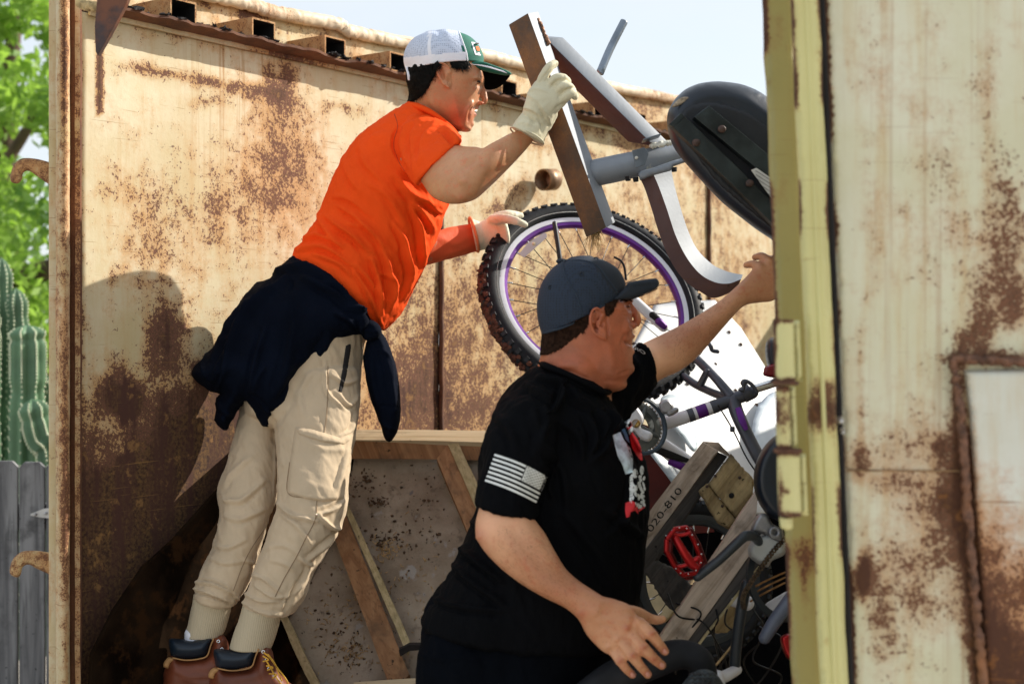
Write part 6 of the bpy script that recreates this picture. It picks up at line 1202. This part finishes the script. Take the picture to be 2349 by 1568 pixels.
fl = [([B(1000, 640), B(1060, 650)], 2.2, -.0015), ([B(1010, 670), B(1060, 690)], 2, -.0012), ([(1438, 703), (1446, 707), (1452, 704)], 2.6, -.003), ([(1362, 716), (1370, 712), (1379, 720)], 2.6, -.005), ([(1372, 728), (1366, 744), (1371, 760)], 3.2, -.010), ([(1384, 740), (1380, 748)], 3, -.006), ([(1392, 730), (1394, 750), (1396, 768)], 2.4, -.004), ([(1452, 750), (1446, 745), (1450, 738)], 2, -.003), ([(1420, 858), (1442, 850)], 4, -.003), ([(1452, 792), (1444, 790)], 2, -.003), ([B(1090, 620), B(1120, 640)], 4, -.004), ([(1436, 700), (1444, 697), (1450, 702)], 3, -.004), ([(1448, 785), (1440, 786), (1434, 780)], 4, -.006), ([(1436, 765), (1428, 785), (1430, 806)], 5, -.004), ([(1370, 724), (1368, 740), (1374, 756)], 5.5, -.009), ([(1262, 860), (1300, 850), (1350, 868)], 4, -.003), ([(1270, 842), (1320, 838), (1370, 850)], 6, .002), ([(1400, 790), (1405, 830), (1400, 862)], 12, .003), ([(1398, 712), (1412, 708), (1424, 712)], 3, .002),
      ([H(740, 330), H(790, 380)], 9, .004), ([H(860, 300), H(1000, 420), H(1180, 490)], 6, .0012), ([H(900, 420), H(1000, 520), H(1080, 610)], 6, .0010)]
for c_, w_2 in (((1195, 500), 6), ((1100, 600), 5.5), ((1020, 670), 5), ((1300, 430), 6)): fl.append(([H(c_[0]-22, c_[1]+13), H(c_[0]+22, c_[1]-13)], w_2*1.25, .0042))
for c_ in ((1430, 550), (1358, 675), (1250, 752), (1130, 808)): fl += [([H(c_[0]-38, c_[1]+26), H(c_[0]+38, c_[1]-26)], 5, .0025), ([H(c_[0]-30, c_[1]+28), H(c_[0]+42, c_[1]-18)], 1.6, -.0012)]
for c_ in ((1490, 650), (1450, 780), (1325, 855), (1195, 880)): fl.append(([H(c_[0]-30, c_[1]+20), H(c_[0]+30, c_[1]-20)], 3, .0012))
fl += [([H(1285, 490), H(1310, 545)], 2.5, -.0025), ([H(1205, 600), H(1240, 655)], 2.5, -.003), ([H(1100, 665), H(1140, 725)], 2.5, -.003), ([(1095, 1225), (1105, 1235)], 10, .005), ([(1190, 1190), (1240, 1260), (1290, 1310)], 16, .005), ([(1130, 1200), (1180, 1260), (1240, 1330)], 18, .004), ([(1560, 770), (1600, 755)], 14, .004)]
VF = folds(VF, fl); V = VF[0]; u, v = UV(V)
red = paintf(V, [(1370, 740, 22, 40, 1.0), (1430, 750, 30, 36, .9), (1462, 738, 14, 14, .9), (1380, 850, 70, 50, .45), (1290, 850, 50, 20, .5), (1100, 1225, 22, 22, .9)]+[(*H(a, b), 9, 8, .9) for a, b in ((1430, 550), (1358, 675), (1250, 752), (1130, 808), (1450, 790), (1195, 500), (1540, 700), (1512, 835), (1380, 920), (1238, 925))]+[(*H(770, 360), 12, 10, .7)])
red = red+.85*np.clip(1-np.clip((v-870)/60, 0, 1), 0, 1)*(V[:, 1] < 3.0)*(u < 1480)*(v < 930)*(u < 1462)
red = red+paintf(V, [(1290, 1350, 90, 60, .28), (1600, 770, 90, 60, .30)])
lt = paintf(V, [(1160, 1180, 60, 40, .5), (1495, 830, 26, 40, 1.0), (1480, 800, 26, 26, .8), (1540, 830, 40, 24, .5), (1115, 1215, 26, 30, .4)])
fl2 = 0
hair_ = .30*paintf(V, [(1270, 1330, 60, 40, .5), (1620, 770, 70, 40, .5)])+.35*paintf(V, [(1400, 850, 40, 36, .5), (1300, 800, 60, 30, .6)])
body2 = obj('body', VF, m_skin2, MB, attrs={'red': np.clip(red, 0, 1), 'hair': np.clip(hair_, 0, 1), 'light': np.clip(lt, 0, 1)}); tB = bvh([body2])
hp2 = [(1225, 740), (1300, 745), (1352, 712), (1362, 702), (1352, 722), (1350, 745), (1340, 762), (1318, 778), (1300, 792), (1280, 806), (1258, 814), (1236, 816), (1225, 790)]
shell(VF, lambda Q, c: (inside(Q, np.array(hp2, float)) | inside(Q, np.array([(1385, 696), (1420, 684), (1412, 700), (1408, 712), (1396, 726), (1389, 722)], float))) | ((Q[:, 0] < 1300) & (Q[:, 1] > 640) & (Q[:, 1] < 800) & (c[:, 1] > hy+.02)), .0022, m_hair2, 'hair', MB, .6, 4200, .006, (-.2, -.1, -1), .0004)
shell(VF, lambda Q, c: (Q[:, 0] > 1140) & (Q[:, 0] < 1322) & (Q[:, 1] > 1215) & (Q[:, 1] < 1420) & (c[:, 1] < 2.66), -.004, m_hair2, 'arm_hair', MB, 0, 1100, .0075, (.7, -.1, -.5), .00011, kind='stuff')
shell(VF, lambda Q, c: (Q[:, 0] > 1540) & (Q[:, 0] < 1690) & (Q[:, 1] > 690) & (Q[:, 1] < 830) & (c[:, 1] < 3.06), -.004, m_hair2, 'arm_hair', MB, 0, 600, .007, (.4, -.1, .9), .00011, kind='stuff')
for a, b in ((1548, 712), (1520, 840), (1388, 926), (1243, 930)):
    c = H(a, b); patch('fingernail', [(c[0]-6, c[1]-1), (c[0]-1, c[1]-7), (c[0]+6, c[1]-3), (c[0]+8, c[1]+4), (c[0]+3, c[1]+8), (c[0]-4, c[1]+6)], tB, .0010, 2.0, M('fingernail', (.60, .28, .22), .3, .05), body2, 2.56, 2, smooth=True)
obj('eye', blob(P(1441, 703, hy-.036), (.005, .006, .0016), 12), bpy.data.materials['eye_dark'], MB); obj('eyebrow', tuv([(1424, 690, hy-.056, 2), (1438, 686, hy-.045, 2.4), (1449, 690, hy-.025, 2)], 6), m_hair2, MB)
obj('mouth_gap', tuv([(1437, 782, hy-.026, 2.2), (1446, 787, hy-.014, 3.6), (1454, 788, hy, 3)], 8), M('mouth_dark', (.06, .012, .012), .6), MB); obj('teeth', tuv([(1444, 781, hy-.014, 1.6), (1452, 780, hy-.003, 2.0)], 8), bpy.data.materials['tooth_white'], MB)
# cap
m_slate = M('slate_twill', (.012, .018, .029), .85, .1, 20, .2, 300); m_smesh = meshfab('slate_mesh', (.010, .021, .043), (.004, .008, .017), 190)
VF = loft([(1243, 768, 1424, 684, hy, .090), (1233, 730, 1434, 668, hy, .092), (1232, 690, 1434, 648, hy, .090), (1243, 648, 1420, 620, hy, .082), (1270, 612, 1392, 600, hy, .066), (1305, 592, 1360, 589, hy, .040)], 50, 80, ('lip', 'round'), capk=.12)
g, r_ = split(VF, lambda c: UV(c)[0] > 1352+(UV(c)[1]-590)*.62+np.clip(UV(c)[1]-620, 0, 99)*.12)
CP2 = obj('cap_front', g, m_slate, MB, label='slate blue front panel'); obj('cap_mesh', r_, m_smesh, CP2); tc2 = bvh([CP2]+[o for o in COL.objects if o.parent == CP2])
obj('cap_button', blob(P(1351, 590, hy-.02), (.010, .010, .005), 14), m_slate, CP2) if False else obj('cap_button', blob(P(*B(385, 118), hy-.01), (.012, .012, .006), 14), m_slate, CP2)
m_sd = M('seam_dark', (.018, .03, .05), .9, .1)
seam('panel_seam', [B(400, 110), B(600, 105), B(750, 160), B(880, 320), B(980, 460)], tc2, .0014, m_sd, CP2, hy-.08, off=.0005); seam('panel_seam', [B(385, 130), B(440, 300), B(540, 480), B(600, 660)], tc2, .0014, m_sd, CP2, hy-.08, off=.0005)
seam('band_edge', [B(200, 865), B(420, 800), B(620, 700), B(800, 590), B(940, 520)], tc2, .0022, m_sd, CP2, hy-.08, off=.0)
for c_ in (B(592, 250), B(265, 388), B(742, 95)): 
    V = on_surface([c_], tc2, .0005, hy-.08)[0]; obj('eyelet', ringsec(V, (0, -1, .2), [(.005, .001), (.0025, .001), (.0025, -.001), (.005, -.001)], 18), m_slate, CP2)
BR2 = obj('cap_brim', folds(inflate([B(905, 520), B(960, 470), B(1040, 400), B(1080, 340), B(1180, 318), B(1340, 296), B(1385, 305), B(1403, 345), B(1390, 385), B(1340, 420), B(1240, 465), B(1120, 505), B(1000, 520)], lambda u, v: hy-.06+(u-1400)*.0003, .010, 12, 3), [([B(1080, 360), B(1200, 345), B(1350, 330)], 4, .003)]), m_slate, MB)
obj('brim_underside', inflate([B(950, 520), B(1110, 500), B(1260, 460), B(1390, 395), B(1360, 420), B(1250, 470), B(1110, 520), B(1040, 535)], lambda u, v: hy-.02, .02, 6, 3), m_blkv, BR2)
for k in range(4): obj('brim_stitching', tuv([(*B(1290+k*22, 305+k*2), hy-.062, .5), (*B(1330+k*16, 345), hy-.060, .5), (*B(1320+k*14, 400-k*4), hy-.058, .5)], 5, 12), m_sd, BR2)
obj('ear_hook', tuv([(*B(820, 85), hy+.05, 2), (*B(900, 110), hy+.05, 2.2), (*B(980, 180), hy+.05, 2.2), (*B(1012, 270), hy+.05, 2)], 8, 24), m_chr, CP2) if False else None
# shirt
sh = [loft([(1238, 836, 1392, 898, 2.87, .085), (1195, 864, 1402, 925, 2.88, .125), (1152, 915, 1430, 965, 2.89, .165), (1128, 970, 1455, 1005, 2.89, .18), (1116, 1040, 1478, 1060, 2.89, .185), (1108, 1110, 1486, 1130, 2.89, .19), (1088, 1190, 1482, 1210, 2.89, .19), (1058, 1260, 1474, 1280, 2.89, .19), (1030, 1315, 1466, 1345, 2.89, .19), (990, 1378, 1452, 1410, 2.89, .19), (966, 1424, 1424, 1468, 2.89, .185)], 90, 80, ('flat', 'round'), capk=.15),
      loft([(1200, 880, 1340, 905, 2.84, .09), (1150, 925, 1312, 950, 2.79, .09), (1122, 980, 1290, 1010, 2.75, .085), (1104, 1040, 1265, 1070, 2.72, .080), (1096, 1100, 1240, 1130, 2.70, .076), (1091, 1154, 1230, 1186, 2.685, .074)], 40, 60, ('round', 'flat')),
      loft([(1380, 868, 1410, 1010, 2.95, .09), (1430, 820, 1450, 945, 2.99, .08), (1468, 786, 1506, 880, 3.01, .066)], 24, 50, ('round', 'flat'))]
VF = remesh(sh, .0038, 4)
K = lambda a, b: (1032.3+.3657*a, 516.1+.3657*b)
raw = [([(560, 960), (640, 985), (740, 1000)], 8, .008), ([(480, 1010), (560, 1060), (640, 1120)], 8, .008), ([(700, 1010), (690, 1080), (650, 1160)], 7, .012), ([(760, 1040), (800, 1100), (880, 1150)], 9, .008), ([(920, 1180), (960, 1260), (950, 1340)], 7, .014), ([(850, 1200), (900, 1320), (880, 1440)], 8, .010), ([(990, 1170), (1020, 1240), (1000, 1300)], 7, .012), ([(700, 1240), (800, 1330), (830, 1450)], 10, .008), ([(1000, 1300), (960, 1400), (880, 1480)], 8, .008), ([(740, 960), (860, 1010), (960, 1060)], 8, .006),
       ([(300, 1200), (380, 1300), (420, 1420)], 12, .006), ([(520, 1180), (560, 1300), (540, 1420)], 12, .006), ([(1180, 760), (1240, 820), (1270, 920)], 9, .006), ([(1150, 850), (1180, 920), (1150, 1040)], 9, .008), ([(590, 1160), (600, 1250), (560, 1330)], 9, .006)]
raw2 = [([K(*q) for q in p_], w2, a_) for p_, w2, a_ in raw]+[([(1080, 1195), (1110, 1215), (1150, 1260)], 8, .010), ([(1050, 1255), (1090, 1280), (1150, 1330)], 9, .012), ([(1035, 1290), (1080, 1330), (1160, 1390)], 9, .009), ([(985, 1370), (1060, 1392), (1160, 1400)], 8, .007), ([(1390, 1170), (1430, 1200), (1470, 1230)], 9, .008), ([(1300, 1180), (1360, 1260), (1400, 1330)], 14, .008), ([(1450, 1080), (1440, 1160), (1400, 1220)], 10, .008), ([(1272, 1060), (1262, 1110), (1268, 1140)], 6, .010), ([(1240, 1020), (1290, 1080), (1300, 1160)], 12, .008)]
VF = folds(VF, sharp([(p_, w2, a_*1.5) for p_, w2, a_ in raw2], .7), [(.0035, 12, (.5, 0, -1), 2.6), (.0016, 32, (.3, 0, -1), 2)])
SB = obj('t_shirt', VF, m_blk, MB); tS = bvh([SB])
obj('collar', tuv([(1242, 834, 2.86, 8), (1256, 840, 2.80, 8), (1300, 858, 2.778, 8), (1345, 879, 2.776, 8), (1380, 897, 2.79, 8), (1396, 898, 2.84, 8), (1400, 890, 2.9, 7)], 12, 60), m_blk, SB)
seam('seam_line', [K(740, 960), K(700, 1020), K(660, 1140), K(610, 1180)], tS, .0022, m_blk, SB, 2.8, off=0); pass
pass
# flag print on the sleeve
m_pr = M('white_print', (.72, .74, .72), .7, .04, 30, .1, 300)
c00, c10, c11, c01 = np.array((1135, 1040.)), np.array((1256, 1093.)), np.array((1230, 1153.)), np.array((1112, 1103.))
def fq(s, t): return (c00*(1-s)+c10*s)*(1-t)+(c01*(1-s)+c11*s)*t+np.array((0, -5*math.sin(math.pi*s)))*(1-t*.3)
Ps = []
for k in range(7):
    t0, t1 = 2*k/13, (2*k+1)/13; s1 = .60 if k < 4 else 1.0
    Ps.append([fq(s, t0) for s in np.linspace(0, s1, 14)]+[fq(s, t1) for s in np.linspace(s1, 0, 14)])
for P_ in Ps: decal('flag_stripe', [P_], tS, m_pr, SB, 2.65, .0014, 3)
decal('flag_canton', [[fq(s, .0) for s in np.linspace(.615, 1, 8)]+[fq(s, 7/13) for s in np.linspace(1, .615, 8)]], tS, m_pr, SB, 2.65, .0014, 4)
stars = []
for i in range(9):
    for j in range(6 if i % 2 == 0 else 5):
        s = .615+.385*((j+.5 if i % 2 == 0 else j+1)/6); t = (7/13)*((i+.7)/9.4); c = fq(s, t); stars.append([(c[0]+2.1*(1 if q % 2 == 0 else .45)*math.sin(q*math.pi/5), c[1]-2.1*(1 if q % 2 == 0 else .45)*math.cos(q*math.pi/5)) for q in range(10)])
for s_ in stars: decal('flag_star', [s_], tS, m_blk, SB, 2.65, .0026, 1.2)
# chest print: pale map-like patch, red bars, white feather shapes
R_ = lambda a, b: (1376.4+.1829*a, 946.3+.1829*b)
m_pb = M('pale_blue_print', (.50, .64, .76), .7, .35, 60, .1); m_pr2 = M('red_print', (.62, .02, .03), .7, .15, 40); m_pw = M('grey_white_print', (.60, .64, .66), .7, .2, 60)
decal('print_patch', [[R_(*q) for q in ((160, 280), (255, 240), (300, 340), (380, 440), (412, 560), (412, 745), (320, 772), (285, 660), (220, 540), (185, 400))]], tS, m_pb, SB, 2.72, .0016, 3, label='pale blue printed shape')
decal('print_patch', [[R_(*q) for q in ((262, 222), (310, 190), (350, 290), (375, 380), (330, 340))]], tS, M('blue_print', (.10, .25, .42), .7), SB, 2.72, .0016, 3, label='darker blue printed corner')
decal('print_patch', [[R_(*q) for q in ((308, 112), (370, 72), (402, 160), (330, 200))], [R_(*q) for q in ((350, 222), (405, 165), (420, 210), (368, 280))]], tS, m_pw, SB, 2.72, .0016, 3)
decal('print_patch', [[R_(*q) for q in ((330, 165), (385, 105), (405, 160), (348, 220))]], tS, m_pr2, SB, 2.72, .0022, 3); decal('print_patch', [[R_(*q) for q in ((372, 300), (400, 235), (470, 330), (515, 440), (536, 590), (510, 596), (450, 520), (400, 430))]], tS, m_pr2, SB, 2.72, .0016, 3, label='red printed bar')
decal('print_patch', [[R_(*q) for q in ((320, 1130), (400, 1100), (465, 1140), (480, 1270), (440, 1225), (385, 1240), (370, 1300), (330, 1316), (314, 1220))], [R_(*q) for q in ((480, 1215), (560, 1170), (560, 1190), (485, 1240))]], tS, m_pr2, SB, 2.72, .0016, 3, label='red printed foot')
fe = []
for i in range(44):
    cx, cy = RNG.uniform(372, 560), RNG.uniform(790, 1190)
    if cx > 430+(cy-790)*-.1 and cy < 870: cx = RNG.uniform(500, 560)
    rx, ry, an = RNG.uniform(10, 20), RNG.uniform(20, 42), RNG.uniform(-.7, .3); fe.append([R_(cx+rx*math.cos(t)*math.cos(an)-ry*math.sin(t)*math.sin(an), cy+rx*math.cos(t)*math.sin(an)+ry*math.sin(t)*math.cos(an)) for t in np.linspace(0, 6.28, 9)[:-1]])
for i in range(9): cy = 800+i*32; fe.append([R_(*q) for q in ((372, cy), (412, cy-12), (416, cy+12), (372, cy+26))])
for q in ((440, 760, 34, 60), (525, 720, 26, 60)): fe.append([R_(q[0]+q[2]*math.cos(t), q[1]+q[3]*math.sin(t)) for t in np.linspace(0, 6.28, 11)[:-1]])
decal('feather_print', fe, tS, m_pw, SB, 2.72, .0016, 3, kind='stuff')
text_decal('sleeve_lettering', 'OR', (1482, 814), np.array((-19, -9.5)), np.array((-3, -12.)), tS, m_pr, SB, 2.98, .002)
# trousers
VF = remesh([loft([(976, 1400, 1420, 1440, 2.89, .16), (968, 1470, 1400, 1500, 2.89, .165), (962, 1560, 1380, 1580, 2.89, .17), (960, 1680, 1360, 1690, 2.89, .165)], 40, 70), tube([(-.075, 2.84, .95), (-.11, 2.84, .5), (-.12, 2.84, .1)], [.115, .095, .085], 24, 30), tube([(.06, 2.97, .95), (.12, 3.0, .5), (.13, 3.0, .1)], [.125, .095, .085], 24, 30)], .005, 4)
VF = folds(VF, [([(950, 1500), (1020, 1510), (1090, 1500)], 8, .006), ([(1000, 1440), (1010, 1500), (1060, 1560)], 10, .005)], [(.003, 10, (.2, 0, -1), 2), (.0015, 30, (.2, 0, -1), 2)]); obj('trousers', VF, m_dkn, MB)
for x, y in ((-.10, 2.82), (.15, 2.98)): obj('shoe', tube([(x-.05, y, .05), (x+.05, y-.01, .05), (x+.17, y-.03, .04)], [.05, .052, .042], 16, 20, flat=1.), m_black, MB)
